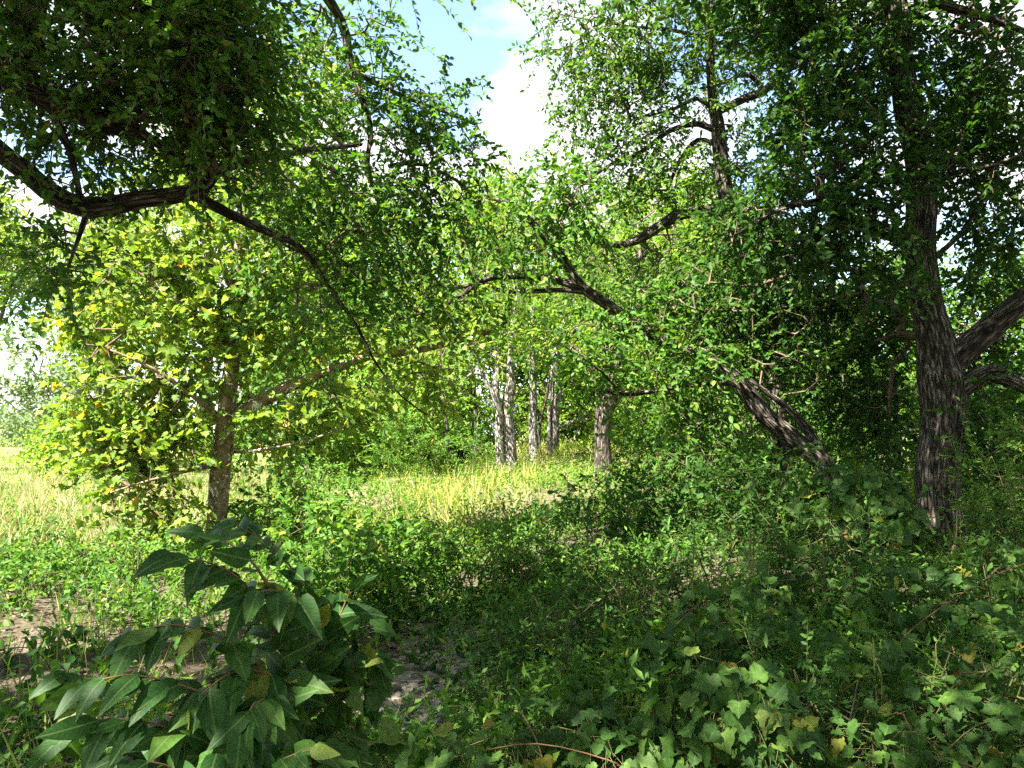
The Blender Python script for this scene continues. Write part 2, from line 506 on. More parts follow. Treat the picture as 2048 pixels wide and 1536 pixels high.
def sprays(C, D, n, Ln, s, droop=0.3, up=1.0, jit=0.45, leafdroop=0.3, fwd=0.6):
    """leaves along twigs: K starts C with directions D; returns flat arrays"""
    K = len(C)
    Ln = np.broadcast_to(Ln, (K,))
    t = (np.arange(n)[None, :] + R.random((K, n))) / n
    pos = C[:, None] + D[:, None] * (Ln[:, None] * t)[..., None]
    pos[..., 2] -= droop * Ln[:, None] * t ** 2
    S = unit(np.cross(D, np.array([0, 0, 1.0])) + R.normal(0, 0.35, (K, 3)))
    sg = np.where(np.arange(n) % 2 == 0, 1.0, -1.0)[None, :, None]
    ax = D[:, None] * fwd + S[:, None] * sg * 0.85 + R.normal(0, jit, (K, n, 3))
    ax[..., 2] -= leafdroop
    nr = R.normal(0, jit * 1.15, (K, n, 3))
    nr[..., 2] += up
    sz = s * (0.65 + 0.55 * R.random((K, n)))
    cr = R.random((K, 1))
    rnd = np.clip(0.62 * R.random((K, n)) + 0.38 * cr, 0, 1)
    return pos.reshape(-1, 3), ax.reshape(-1, 3), nr.reshape(-1, 3), sz.ravel(), rnd.ravel()


# ------------------------------------------------------------------ wood
def catmull(pts, step):
    pts = np.asarray(pts, float)
    p = np.vstack([2 * pts[0] - pts[1], pts, 2 * pts[-1] - pts[-2]])
    out = []
    for i in range(1, len(p) - 2):
        n = max(2, int(np.linalg.norm(p[i + 1][:3] - p[i][:3]) / step))
        for k in range(n):
            t = k / n
            a, b, c, d = p[i - 1], p[i], p[i + 1], p[i + 2]
            out.append(0.5 * (2 * b + (c - a) * t + (2 * a - 5 * b + 4 * c - d) * t * t + (3 * b - a - 3 * c + d) * t ** 3))
    out.append(pts[-1])
    return np.array(out)


def tube(path, rad, nseg=10, rough=0.0, wob=0.0, seed=0):
    """closed tapered tube; tuv attribute follows the limb"""
    rg = np.random.default_rng(seed + 77)
    path = np.asarray(path, float)
    n = len(path)
    if wob:
        w = rg.normal(0, 1, (n, 3))
        for _ in range(3):
            w[1:-1] = (w[:-2] + w[1:-1] + w[2:]) / 3
        w[0] = 0
        path = path + w * wob * np.asarray(rad)[:, None]
    tan = unit(np.gradient(path, axis=0))
    ref = np.array([0.0, 1, 0]) if abs(tan[:, 1]).max() < 0.93 else np.array([1.0, 0.1, 0])
    if abs(tan @ ref).max() > 0.95:
        ref = np.array([0.3, 0.2, 1.0]); ref /= np.linalg.norm(ref)
    a = unit(np.cross(tan, ref)); b = np.cross(tan, a)
    th = np.arange(nseg) * 2 * math.pi / nseg
    ln = np.concatenate([[0], np.cumsum(np.linalg.norm(np.diff(path, axis=0), axis=1))])
    rr = np.asarray(rad)[:, None] * np.ones((1, nseg))
    if rough:
        ridge = rg.normal(0, 1, (n, nseg))
        for _ in range(2):
            ridge[1:-1] = (ridge[:-2] + 2 * ridge[1:-1] + ridge[2:]) / 4
        lump = rg.normal(0, 1, (n, nseg))
        for _ in range(5):
            lump = (np.roll(lump, 1, 1) + lump + np.roll(lump, -1, 1)) / 3
            lump[1:-1] = (lump[:-2] + lump[1:-1] + lump[2:]) / 3
        rr = rr * (1 + rough * ridge + rough * 2.5 * lump)
    V = path[:, None] + rr[..., None] * (np.cos(th)[None, :, None] * a[:, None] + np.sin(th)[None, :, None] * b[:, None])
    rm = np.asarray(rad)[:, None]
    tuv = np.stack([np.cos(th)[None] * rm, np.sin(th)[None] * rm, ln[:, None] * np.ones((1, nseg))], -1) + rg.random(3) * 20
    i = np.arange(n - 1)[:, None] * nseg; j = np.arange(nseg)[None]; jn = (j + 1) % nseg
    Q = np.stack([i + j, i + jn, i + nseg + jn, i + nseg + j], -1).reshape(-1, 4)
    caps = [np.arange(nseg)[::-1][None], (np.arange(nseg) + (n - 1) * nseg)[None]]
    return V.reshape(-1, 3), [Q] + caps, tuv.reshape(-1, 3)


def cones(A, B, ra, rb, k=4):
    """many short tapered twig pieces at once"""
    d = unit(B - A)
    ref = np.where(np.abs(d[:, 2:3]) > 0.9, np.array([[1.0, 0, 0]]), np.array([[0, 0, 1.0]]))
    a = unit(np.cross(d, ref)); b = np.cross(d, a)
    th = np.arange(k) * 2 * math.pi / k
    ring = np.cos(th)[None, :, None] * a[:, None] + np.sin(th)[None, :, None] * b[:, None]
    V = np.concatenate([A[:, None] + ra[:, None, None] * ring, B[:, None] + rb[:, None, None] * ring], 1)
    o = (np.arange(len(A)) * 2 * k)[:, None]
    j = np.arange(k)[None]; jn = (j + 1) % k
    Q = np.stack([o + j, o + jn, o + k + jn, o + k + j], -1).reshape(-1, 4)
    tuv = V.copy()
    return V.reshape(-1, 3), [Q], tuv.reshape(-1, 3)


def join(parts):
    Vs, Fs, ts, off = [], {}, [], 0
    for V, F_, t in parts:
        Vs.append(V); ts.append(t)
        for f in F_:
            Fs.setdefault(f.shape[1], []).append(f + off)
        off += len(V)
    return np.concatenate(Vs), [np.concatenate(v) for v in Fs.values()], np.concatenate(ts)


def in_ellipsoid(n, c, r, shell=0.55):
    d = unit(R.normal(0, 1, (n, 3)))
    rad = R.random(n) ** (1 / 3)
    rad = rad * (1 - shell * 0.35) + shell * 0.35 * (0.8 + 0.2 * R.random(n))
    return np.asarray(c) + d * rad[:, None] * np.asarray(r)


def grow(nodes, C, rtw=0.0035, step=0.3, sag=0.05):
    """join twig starts C to the wood in nodes; returns segments and the twig directions"""
    n0 = len(nodes)
    d0 = np.array([((nodes - c) ** 2).sum(1).min() for c in C])
    order = np.argsort(d0)
    cap = n0 + sum(max(1, int(math.sqrt(x) / step) + 1) for x in d0) + len(C) + 10
    P_ = np.zeros((cap, 3)); P_[:n0] = nodes
    par = -np.ones(cap, int)
    m = n0
    end = np.zeros(len(C), int)
    for ci in order:
        c = C[ci]
        d2 = ((P_[:m] - c) ** 2).sum(1)
        j = int(d2.argmin())
        ln = math.sqrt(d2[j])
        ns = min(max(1, int(ln / step)), 14)
        a = P_[j].copy()
        off = R.normal(0, 0.13 * ln / 1.7, 3)
        prev = j
        for k in range(1, ns + 1):
            if m >= cap - 1:
                break
            t = k / ns
            q = a + (c - a) * t + off * math.sin(math.pi * t) + (R.normal(0, 0.025, 3) if k < ns else 0)
            P_[m] = q; par[m] = prev
            prev = m; m += 1
        end[ci] = prev
    wgt = np.zeros(m)
    wgt[end] += 1
    for i in range(m - 1, n0 - 1, -1):
        if par[i] >= 0:
            wgt[par[i]] += wgt[i]
    idx = np.arange(n0, m)
    r = rtw * np.maximum(wgt, 1) ** 0.42
    A = P_[par[idx]]; B = P_[idx]
    rb = r[idx]
    ra = np.where(par[idx] >= n0, np.minimum(r[par[idx]], rb * 1.6), rb * 1.3)
    D = unit(C - P_[np.maximum(par[end], 0)] + 1e-4)
    return A, B, ra, rb, D


def top_leaves(pos, size, k=300, minpx=9):
    x, y, d = project(pos)
    ok = (d > 0.5) & (x > -10) & (x < 2058) & (y > -10) & (y < 1546)
    ap = np.where(ok, size * F / np.maximum(d, 0.3), 0)
    ix = np.argsort(-ap)[:k]
    return ix[ap[ix] > minpx]


def tree(name, label, base, limbs, blobs, leaf, bark, cat='tree', group=None, singles=None, nseg=12, rough=0.03,
         twig_r=0.0035, twig_mat=None, parts=('trunk', 'limb'), limb_seed=0, crown_name='crown'):
    """limbs: lists of (point xyz, radius) ; blobs: (centre, radii, n clusters, leaf scale) in world units"""
    base = np.asarray(base, float)
    root = thing(name, label, cat, base, group)
    nodes = []
    for i, lb in enumerate(limbs):
        arr = np.array([[*p, r] for p, r in lb])
        sm = catmull(arr, 0.12 if arr[:, 3].max() > 0.04 else 0.2)
        V, Fc, tuv = tube(sm[:, :3] - base, np.maximum(sm[:, 3], 0.003), nseg if arr[:, 3].max() > 0.05 else 7, rough, 0.1 if i == 0 else 0.25, seed=limb_seed + i)
        link(parts[0] if i == 0 else parts[1], mesh(parts[0] if i == 0 else parts[1], V, Fc, bark, {'tuv': tuv}, True), root)
        nodes.append(sm[(1 if i else len(sm) // 3):, :3])
    nodes = np.concatenate(nodes)
    Cs, sc = [], []
    for c, r, n, s in blobs:
        q = in_ellipsoid(n, c, r)
        Cs.append(q); sc.append(np.full(n, s))
    C = np.concatenate(Cs); sc = np.concatenate(sc)
    C[:, 2] = np.maximum(C[:, 2], ground_z(C[:, 0], C[:, 1]) + 0.08)
    A, B, ra, rb, D = grow(nodes, C, twig_r)
    D = unit(D + R.normal(0, 0.45, D.shape) + np.array([0, 0, leaf.get('rise', -0.1)]))
    Ln = leaf['len'] * (0.7 + 0.6 * R.random(len(C))) * sc
    pos, ax, nr, sz, rnd = sprays(C, D, leaf['n'], Ln, leaf['s'], leaf.get('droop', 0.35), leaf.get('up', 0.9), leaf.get('jit', 0.45), leaf.get('ldroop', 0.3))
    sz = sz * np.repeat(sc, leaf['n'])
    # the twig that carries each spray
    m1 = C + D * (Ln * 0.5)[:, None]; m1[:, 2] -= leaf.get('droop', 0.35) * Ln * 0.25
    m2 = C + D * Ln[:, None]; m2[:, 2] -= leaf.get('droop', 0.35) * Ln
    near = base[1] < 13
    K = len(C); q = np.full(K, twig_r)
    if near:
        A = np.concatenate([A, C, m1]); B = np.concatenate([B, m1, m2])
        ra = np.concatenate([ra, q * 0.8, q * 0.6]); rb = np.concatenate([rb, q * 0.6, q * 0.4])
    A = A - base; B = B - base
    V, Fc, tuv = cones(A, B, ra, rb, 4 if near and base[1] > -0.5 else 3)
    link('branchwork', mesh('branchwork', V, Fc, twig_mat or BARK_TWIG, {'tuv': tuv}), root, kind='stuff')
    keep = np.ones(len(pos), bool)
    if singles:
        ix = top_leaves(pos, sz, singles[1])
        keep[ix] = False
        place_leaves(root, base, pos[ix], ax[ix], nr[ix], sz[ix], leaf_object_meshes(leaf['t'], M[singles[0]]))
    V, Fc, k = leaves_geo(pos[keep] - base, ax[keep], nr[keep], sz[keep], leaf['t'])
    link(crown_name, mesh(crown_name, V, Fc, M[leaf['m']], {'rnd': np.repeat(rnd[keep], k)}), root, kind='stuff')
    return root


def limb_px(pts):
    """(px, py, depth, width px) -> world points and radii"""
    return [(P(x, y, d), w * 0.5 * d / F) for x, y, d, w in pts]


def blob_px(x, y, d, rx, ry, rd, n, s=1.0):
    return (P(x, y, d), (rx * d / F, rd, ry * d / F), n, s)


# ------------------------------------------------------------------ ground
def build_ground():
    xs = np.unique(np.concatenate([np.arange(-14, 14.01, 0.28), np.arange(-60, 60.1, 3), np.linspace(-1500, 1500, 41)]).round(3))
    ys = np.unique(np.concatenate([np.arange(-4, 30.01, 0.28), np.arange(-60, 120.1, 4), np.linspace(-600, 2400, 41)]).round(3))
    X, Y = np.meshgrid(xs, ys)
    Z = ground_z(X, Y)
    V = np.stack([X, Y, Z], -1).reshape(-1, 3)
    nx, ny = len(xs), len(ys)
    i = np.arange(ny - 1)[:, None] * nx; j = np.arange(nx - 1)[None]
    Q = np.stack([i + j, i + j + 1, i + nx + j + 1, i + nx + j], -1).reshape(-1, 4)
    green = sst(11, 18, V[:, 1]) * (0.45 + 0.55 * sst(20, 40, V[:, 1]))
    link('ground', mesh('ground', V, [Q], M['ground'], {'green': green}, True), kind='structure')


build_ground()


def stone_mesh(seed, sub=2):
    import bmesh
    rg = np.random.default_rng(seed)
    bm = bmesh.new()
    bmesh.ops.create_icosphere(bm, subdivisions=sub, radius=1)
    V = np.array([v.co for v in bm.verts])
    for _ in range(7):
        d = unit(rg.normal(0, 1, 3)); k = 0.55 + 0.35 * rg.random()
        s = V @ d
        V = V - np.where(s > k, s - k, 0)[:, None] * d
    V *= np.array([1, 0.75, 0.5])
    for v, c in zip(bm.verts, V):
        v.co = c
    me = bpy.data.meshes.new('stone')
    bm.to_mesh(me); bm.free()
    me.materials.append(M['stone'])
    return me


def build_gravel():
    # dry creek bed: a sheet of pale silt just above the soil, stones on it
    ys = np.arange(4.4, 8.4, 0.1)
    us = np.linspace(-1, 1, 15)
    V = []
    for y in ys:
        w = 0.45 * (1 - ((y - 6.3) / 2.2) ** 2) + 0.14 * math.sin(y * 5)
        for u in us:
            x = float(chan_x(y)) + u * max(w, 0.1) + 0.08 * math.sin(y * 7 + u * 3)
            V.append([x, y, float(ground_z(x, y)) + 0.012 - 0.02 * abs(u) ** 6])
    nx, ny = len(us), len(ys)
    i = np.arange(ny - 1)[:, None] * nx; j = np.arange(nx - 1)[None]
    Q = np.stack([i + j, i + j + 1, i + nx + j + 1, i + nx + j], -1).reshape(-1, 4)
    bed = link('gravel_bed', mesh('gravel_bed', V, [Q], M['stone'], None, True), kind='structure')
    meshes = [stone_mesh(k) for k in range(6)]
    for k in range(230):
        y = 4.6 + 3.4 * R.random()
        w = 0.95 * (1 - ((y - 6.3) / 2.2) ** 2)
        x = float(chan_x(y)) + R.normal(0, 0.5) * w
        s = 0.025 + 0.085 * R.random() ** 2.5
        o = bpy.data.objects.new('stone', meshes[k % 6])
        COL.objects.link(o)
        o.parent = bed
        o.location = (x, y, float(ground_z(x, y)) + s * 0.25)
        o.rotation_euler = (R.normal(0, 0.25), R.normal(0, 0.25), R.random() * 6.3)
        o.scale = (s, s, s)
    # pebbles
    n = 2600
    y = 4.4 + 4 * R.random(n)
    x = chan_x(y) + R.normal(0, 0.6, n)
    c = np.stack([x, y, ground_z(x, y) + 0.006], -1)
    r = 0.006 + 0.014 * R.random(n) ** 2
    oct_ = np.array([[1, 0, 0], [0, 1, 0], [-1, 0, 0], [0, -1, 0], [0, 0, 0.7], [0, 0, -0.7]])
    V = c[:, None] + r[:, None, None] * (oct_[None] + R.normal(0, 0.2, (n, 6, 3)))
    f = np.array([[0, 1, 4], [1, 2, 4], [2, 3, 4], [3, 0, 4]])
    Fc = (f[None] + (np.arange(n) * 6)[:, None, None]).reshape(-1, 3)
    link('pebble_gravel', mesh('pebble_gravel', V.reshape(-1, 3), [Fc], M['stone']), bed, kind='stuff')


build_gravel()

# ------------------------------------------------------------------ trees
ELM_LEAF = dict(n=18, len=0.42, s=0.056, t='oval', m='elm', droop=0.4, up=0.8, jit=0.5)


def overhanging_elm():
    def near(x, d):                     # the limbs come closest where they enter from the field side
        return d * (0.77 + 0.23 * float(sst(430, 720, x)))

    def lp(pts):
        return limb_px([(x, y, near(x, d), w) for x, y, d, w in pts])

    def b(x, y, d, rx, ry, rd, n, s=1.0):
        return blob_px(x, y, near(x, d), rx, ry, rd, n, s)

    limbs = [
        [(np.array([-5.4, 3.4, float(ground_z(-5.4, 3.4)) - 0.1]), 0.34), (np.array([-5.3, 3.4, 1.5]), 0.29), (np.array([-5.1, 3.6, 3.0]), 0.27), (np.array([-4.7, 3.9, 4.5]), 0.24), (np.array([-4.3, 4.2, 6.2]), 0.18), (np.array([-3.9, 4.4, 8.2]), 0.1)],
        [(np.array([-5.1, 3.6, 2.95]), 0.11)] + lp([(-200, 220, 5.9, 44), (0, 308, 6.2, 40), (90, 378, 6.3, 40), (175, 418, 6.4, 44), (280, 402, 6.5, 38), (390, 384, 6.6, 34), (430, 345, 6.7, 24), (520, 315, 6.9, 18), (620, 300, 7.1, 12), (720, 290, 7.3, 8)]),
        lp([(390, 390, 6.6, 24), (470, 435, 6.7, 20), (600, 495, 6.9, 14), (655, 570, 7.0, 9), (715, 655, 7.1, 7), (745, 715, 7.1, 5), (800, 790, 7.1, 4), (855, 830, 7.1, 2)]),
        [(np.array([-4.75, 3.85, 4.3]), 0.13)] + lp([(0, 150, 6.0, 60), (110, 190, 6.1, 54), (210, 250, 6.2, 44), (270, 262, 6.3, 26), (330, 300, 6.4, 14), (400, 330, 6.5, 8)]),
        [(np.array([-4.5, 4.0, 5.2]), 0.13)] + lp([(15, 120, 6.1, 62), (55, 60, 6.2, 58), (80, -30, 6.3, 46), (140, -150, 6.5, 34)]),
        lp([(110, 230, 6.1, 18), (140, 300, 6.2, 15), (160, 395, 6.3, 11)]),
        [(np.array([-4.2, 4.2, 6.4]), 0.11)] + lp([(150, -30, 6.6, 30), (210, 60, 6.7, 22), (300, 130, 6.9, 14), (440, 160, 7.1, 9)]),
        [(np.array([-4.1, 4.3, 7.0]), 0.12)] + lp([(300, -220, 7.0, 34), (560, -120, 7.4, 26), (680, 40, 7.6, 19), (700, 130, 7.6, 17), (740, 250, 7.6, 12), (735, 330, 7.5, 8), (760, 420, 7.5, 6)]),
        lp([(700, 140, 7.6, 12), (800, 190, 7.7, 9), (880, 220, 7.8, 6), (950, 250, 7.8, 4)]),
        lp([(780, 330, 7.5, 8), (850, 330, 7.6, 8), (930, 370, 7.7, 6)]),
        lp([(175, 425, 6.35, 14), (160, 470, 6.25, 9), (135, 540, 6.2, 6)]),
        [(np.array([-4.3, 4.2, 6.1]), 0.14), (np.array([-3.8, 3.2, 7.2]), 0.11), (np.array([-2.8, 2.2, 7.8]), 0.08), (np.array([-1.4, 1.2, 8.0]), 0.05), (np.array([-0.6, -0.4, 8.1]), 0.035), (np.array([1.0, -0.6, 8.0]), 0.02)],
        [(np.array([-4.1, 4.3, 7.0]), 0.12), (np.array([-2.5, 5.2, 8.6]), 0.09), (np.array([0.0, 4.8, 9.0]), 0.05)],
    ]
    blobs = [b(220, 90, 6.1, 300, 140, 0.6, 300), b(430, 130, 6.1, 120, 170, 0.6, 230), b(100, 160, 6.2, 130, 110, 0.5, 70), b(120, 320, 6.3, 70, 80, 0.3, 26),
             b(135, 520, 6.2, 45, 80, 0.25, 34), b(340, 260, 6.5, 150, 75, 0.5, 100), b(470, 330, 6.7, 90, 70, 0.4, 40), b(390, 20, 6.5, 140, 90, 0.5, 100), b(200, -40, 6.5, 300, 80, 0.8, 110),
             b(610, 330, 7.2, 110, 120, 0.6, 110), b(760, 320, 7.5, 180, 170, 0.8, 270), b(640, 460, 7.0, 130, 120, 0.6, 130), b(850, 440, 7.5, 150, 120, 0.7, 170), b(800, 220, 7.7, 120, 90, 0.6, 90),
             b(690, 120, 7.6, 110, 120, 0.6, 75), b(880, 240, 7.8, 80, 90, 0.4, 60), b(600, 60, 7.5, 90, 80, 0.5, 50), b(940, 330, 7.7, 50, 60, 0.4, 25), b(690, 590, 7.1, 110, 90, 0.4, 60), b(600, 640, 7.0, 60, 80, 0.3, 30), b(760, 560, 7.2, 120, 90, 0.4, 50),
             b(640, -60, 7.5, 200, 60, 0.8, 26), b(920, -25, 7.7, 160, 22, 0.4, 12), b(740, 40, 7.6, 60, 60, 0.4, 20)]
    blobs = [(c_, (r_[0], r_[1] * (1.0 if i_ < 9 else 0.5), r_[2]), int(n_ * (1.2 if i_ < 9 else 0.66)), 1.0 if i_ < 9 else 1.18) for i_, (c_, r_, n_, s_) in enumerate(blobs)]
    # unseen crown over the camera, placed and thickened to shade the foreground
    for c, r, n in (((-3.0, 1.6, 7.4), (2.4, 1.4, 1.0), 130), ((-1.4, 1.6, 8.0), (2.0, 1.6, 0.9), 120), ((-0.3, 3.6, 9.2), (1.9, 1.2, 0.9), 110), ((0.8, 4.4, 9.2), (1.8, 1.6, 1.0), 90),
                    ((-4.5, 2.7, 7.6), (1.4, 0.8, 0.7), 120), ((0.6, -1.0, 7.8), (1.6, 1.3, 0.8), 80), ((2.2, 0.4, 8.0), (1.5, 1.3, 0.8), 70), ((-5.0, 1.0, 7.4), (2.2, 1.7, 1.2), 110), ((-3.8, -0.8, 7.8), (2.2, 1.6, 1.0), 90), ((-1.2, -0.4, 8.2), (2.0, 1.4, 0.9), 80), ((0.8, 1.8, 8.6), (1.6, 1.6, 0.9), 70)):
        blobs.append((np.array(c), r, int(n * 1.5), 2.4))
    return tree('elm_tree', 'big dark elm whose limbs reach in from beyond the grass edge above the sycamore', (-5.4, 3.4, float(ground_z(-5.4, 3.4))), limbs, blobs, ELM_LEAF, BARK_DARK, singles=('elm1', 300), nseg=14, rough=0.04, limb_seed=1)


def sycamore():
    d = 10.2
    bx = P(432, 1108, d)
    base = np.array([bx[0], bx[1], float(ground_z(bx[0], bx[1]))])
    limbs = [
        [(base - np.array([0, 0, 0.1]), 0.2)] + limb_px([(432, 1075, d, 40), (440, 960, d, 41), (447, 880, d, 39), (458, 800, d, 34), (466, 700, d, 30), (474, 600, d, 27), (478, 510, d, 25), (500, 400, d, 20), (545, 280, d, 15), (590, 170, d, 9), (610, 90, d, 4)]),
        limb_px([(452, 862, d, 26), (500, 815, d, 28), (560, 785, d, 24), (640, 748, d, 18), (730, 716, d, 16), (800, 706, d, 15), (880, 690, d, 13), (960, 670, d, 11), (995, 655, d, 7)]),
        limb_px([(455, 850, d, 12), (395, 800, d - 0.3, 10), (310, 740, d - 0.6, 7), (220, 700, d - 0.8, 4)]),
        limb_px([(466, 720, d, 14), (400, 640, d - 0.2, 10), (300, 560, d - 0.4, 6), (230, 520, d - 0.5, 3)]),
        limb_px([(474, 600, d, 12), (420, 500, d + 0.2, 9), (330, 410, d + 0.3, 6), (260, 340, d + 0.3, 3)]),
        limb_px([(476, 580, d, 11), (540, 510, d + 0.2, 8), (600, 440, d + 0.2, 4)]),
        limb_px([(445, 930, d, 9), (380, 940, d - 0.5, 7), (300, 960, d - 0.9, 5), (220, 985, d - 1.0, 3)]),
        limb_px([(447, 905, d, 8), (520, 900, d - 0.3, 6), (620, 880, d - 0.3, 4), (700, 850, d - 0.2, 3)]),
        limb_px([(500, 400, d, 9), (570, 340, d + 0.3, 6), (640, 230, d + 0.3, 3)]),
    ]
    b = blob_px
    blobs = [b(330, 640, d - 0.2, 170, 170, 1.0, 150), b(430, 520, d, 150, 150, 0.9, 110), b(250, 820, d - 0.5, 120, 130, 0.7, 90), b(330, 860, d - 0.4, 95, 110, 0.5, 60), b(400, 780, d + 0.5, 110, 90, 0.3, 40),
             b(300, 430, d + 0.2, 120, 120, 0.8, 70), b(220, 890, d - 0.7, 55, 80, 0.4, 16), b(270, 970, d - 0.9, 80, 65, 0.4, 22), b(340, 1000, d - 0.6, 60, 55, 0.3, 16), b(540, 620, d, 110, 130, 0.7, 80),
             b(560, 460, d + 0.2, 100, 130, 0.8, 60), b(590, 280, d + 0.2, 90, 140, 0.8, 55), b(630, 160, d + 0.2, 70, 90, 0.6, 30), b(680, 800, d, 90, 60, 0.5, 38), b(560, 860, d - 0.2, 70, 60, 0.4, 22),
             b(760, 680, d, 100, 50, 0.5, 34), b(930, 640, d, 90, 60, 0.5, 30), b(980, 480, d + 0.6, 60, 40, 0.4, 18), b(190, 620, d - 0.2, 55, 90, 0.5, 18), b(310, 1050, d - 1.0, 80, 32, 0.3, 8), b(850, 760, d + 0.3, 70, 50, 0.4, 16)]
    blobs = [(c_, (r_[0], r_[1] * 0.6, r_[2]), int(n_ * 1.5), s_) for c_, r_, n_, s_ in blobs]
    leaf = dict(n=10, len=0.5, s=0.1, t='syc', m='sycamore', droop=0.35, up=0.7, jit=0.5, ldroop=0.4)
    return tree('sycamore_tree', 'yellow-green sycamore with mottled white and brown bark in full sun', base, limbs, blobs, leaf, BARK_SYC, singles=('sycamore1', 300), nseg=16, rough=0.02, twig_r=0.004, limb_seed=20)


def big_right_tree():
    d = 9.0
    bx = P(1882, 1110, d)
    base = np.array([bx[0], bx[1], float(ground_z(bx[0], bx[1]))])
    limbs = [
        [(base - np.array([0, 0, 0.15]), 0.34), (base + np.array([0, 0, 0.12]), 0.285)] + limb_px([(1880, 1010, d, 86), (1880, 920, d, 82), (1882, 830, d, 84), (1885, 770, d, 92), (1875, 710, d, 78), (1862, 640, d, 62), (1848, 560, d, 58), (1838, 480, d, 58), (1842, 420, d, 56), (1838, 330, d, 54), (1815, 210, d, 50), (1800, 110, d, 46), (1792, 20, d, 44), (1770, -120, d, 34), (1730, -320, d, 16)]),
        limb_px([(1888, 765, d, 40), (1925, 705, d - 0.1, 52), (1985, 650, d - 0.2, 48), (2060, 590, d - 0.4, 44), (2180, 480, d - 0.6, 34), (2300, 330, d - 0.6, 16)]),
        limb_px([(1895, 800, d, 36), (1945, 762, d - 0.2, 42), (1990, 745, d - 0.3, 38), (2040, 765, d - 0.5, 34), (2120, 800, d - 0.7, 26), (2220, 780, d - 0.9, 12)]),
        limb_px([(1845, 490, d, 30), (1780, 465, d - 0.1, 32), (1710, 445, d - 0.2, 28), (1650, 405, d - 0.3, 22), (1640, 355, d - 0.3, 20), (1690, 318, d - 0.4, 18), (1735, 280, d - 0.4, 14), (1778, 248, d - 0.5, 10)]),
        limb_px([(1640, 400, d - 0.3, 12), (1560, 420, d - 0.5, 8), (1470, 470, d - 0.6, 5)]),
        limb_px([(1808, 190, d, 26), (1760, 90, d + 0.1, 22), (1690, 70, d + 0.2, 18), (1600, 100, d + 0.3, 14), (1540, 160, d + 0.4, 9)]),
        limb_px([(1795, 40, d, 26), (1860, 10, d - 0.2, 22), (1960, 30, d - 0.3, 16), (2060, 70, d - 0.4, 10)]),
        limb_px([(1842, 400, d, 16), (1900, 350, d - 0.3, 12), (1990, 330, d - 0.5, 8), (2060, 300, d - 0.6, 6)]),
        limb_px([(1850, 530, d, 12), (1920, 470, d - 0.1, 10), (2000, 360, d - 0.1, 9), (2050, 440, d - 0.1, 8)]),
        limb_px([(1770, -120, d, 20), (1600, -200, d - 0.6, 14), (1400, -180, d - 1.2, 9)]),
    ]
    b = blob_px
    e = d + 1.9
    blobs = [b(1640, 560, e, 140, 90, 0.5, 90), b(1560, 460, d - 0.2, 140, 90, 0.6, 110), b(1720, 400, d - 0.4, 100, 80, 0.5, 70), b(1660, 260, d - 0.2, 140, 110, 0.7, 120), b(1680, 120, d, 150, 110, 0.8, 140),
             b(1900, 110, d + 0.5, 120, 140, 0.5, 90), b(1990, 180, d - 0.2, 70, 160, 0.8, 90), b(1990, 400, d - 0.2, 70, 120, 0.6, 70), b(1930, 300, d + 0.5, 90, 90, 0.4, 55), b(1980, 540, d + 0.5, 50, 50, 0.4, 22), b(1880, 260, d - 0.5, 60, 90, 0.3, 26),
             b(2000, 860, d + 0.8, 70, 80, 0.5, 55), b(1770, 640, e - 0.6, 60, 110, 0.4, 55), b(1700, 760, e, 90, 90, 0.5, 70), b(1560, 620, e, 130, 90, 0.5, 75), b(1500, 700, e + 0.4, 110, 90, 0.5, 55), b(1800, 540, d - 0.4, 40, 90, 0.25, 16),
             b(1750, -80, d, 260, 80, 1.0, 120), b(1980, 690, d + 0.4, 60, 50, 0.3, 18), b(1420, 600, e, 100, 100, 0.5, 55), b(1580, 20, d + 0.2, 140, 80, 0.7, 90), b(1760, 820, e - 0.6, 50, 60, 0.3, 24)]
    blobs += [(np.array([6.0, 7.0, 7.6]), (2.6, 2.4, 1.5), 90, 1.7), (np.array([3.0, 6.6, 8.6]), (2.4, 2.0, 1.1), 110, 1.6), (np.array([2.6, 9.0, 8.6]), (1.8, 1.6, 0.9), 90, 1.7), (np.array([5.0, 9.6, 9.0]), (2.4, 1.8, 1.0), 110, 1.7), (np.array([1.6, 5.0, 8.8]), (1.6, 1.4, 0.8), 60, 1.7)]  # unseen upper crown, added to darken the foliage below it
    blobs = [(c_, r_, int(n_ * 1.7), s_) for c_, r_, n_, s_ in blobs]
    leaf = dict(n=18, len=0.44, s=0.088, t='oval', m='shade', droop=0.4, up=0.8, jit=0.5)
    return tree('pecan_tree', 'thick grey-barked tree forking above a thicket of vines in deep shade', base, limbs, blobs, leaf, BARK_GREY, singles=('shade1', 300), nseg=26, rough=0.035, limb_seed=40)


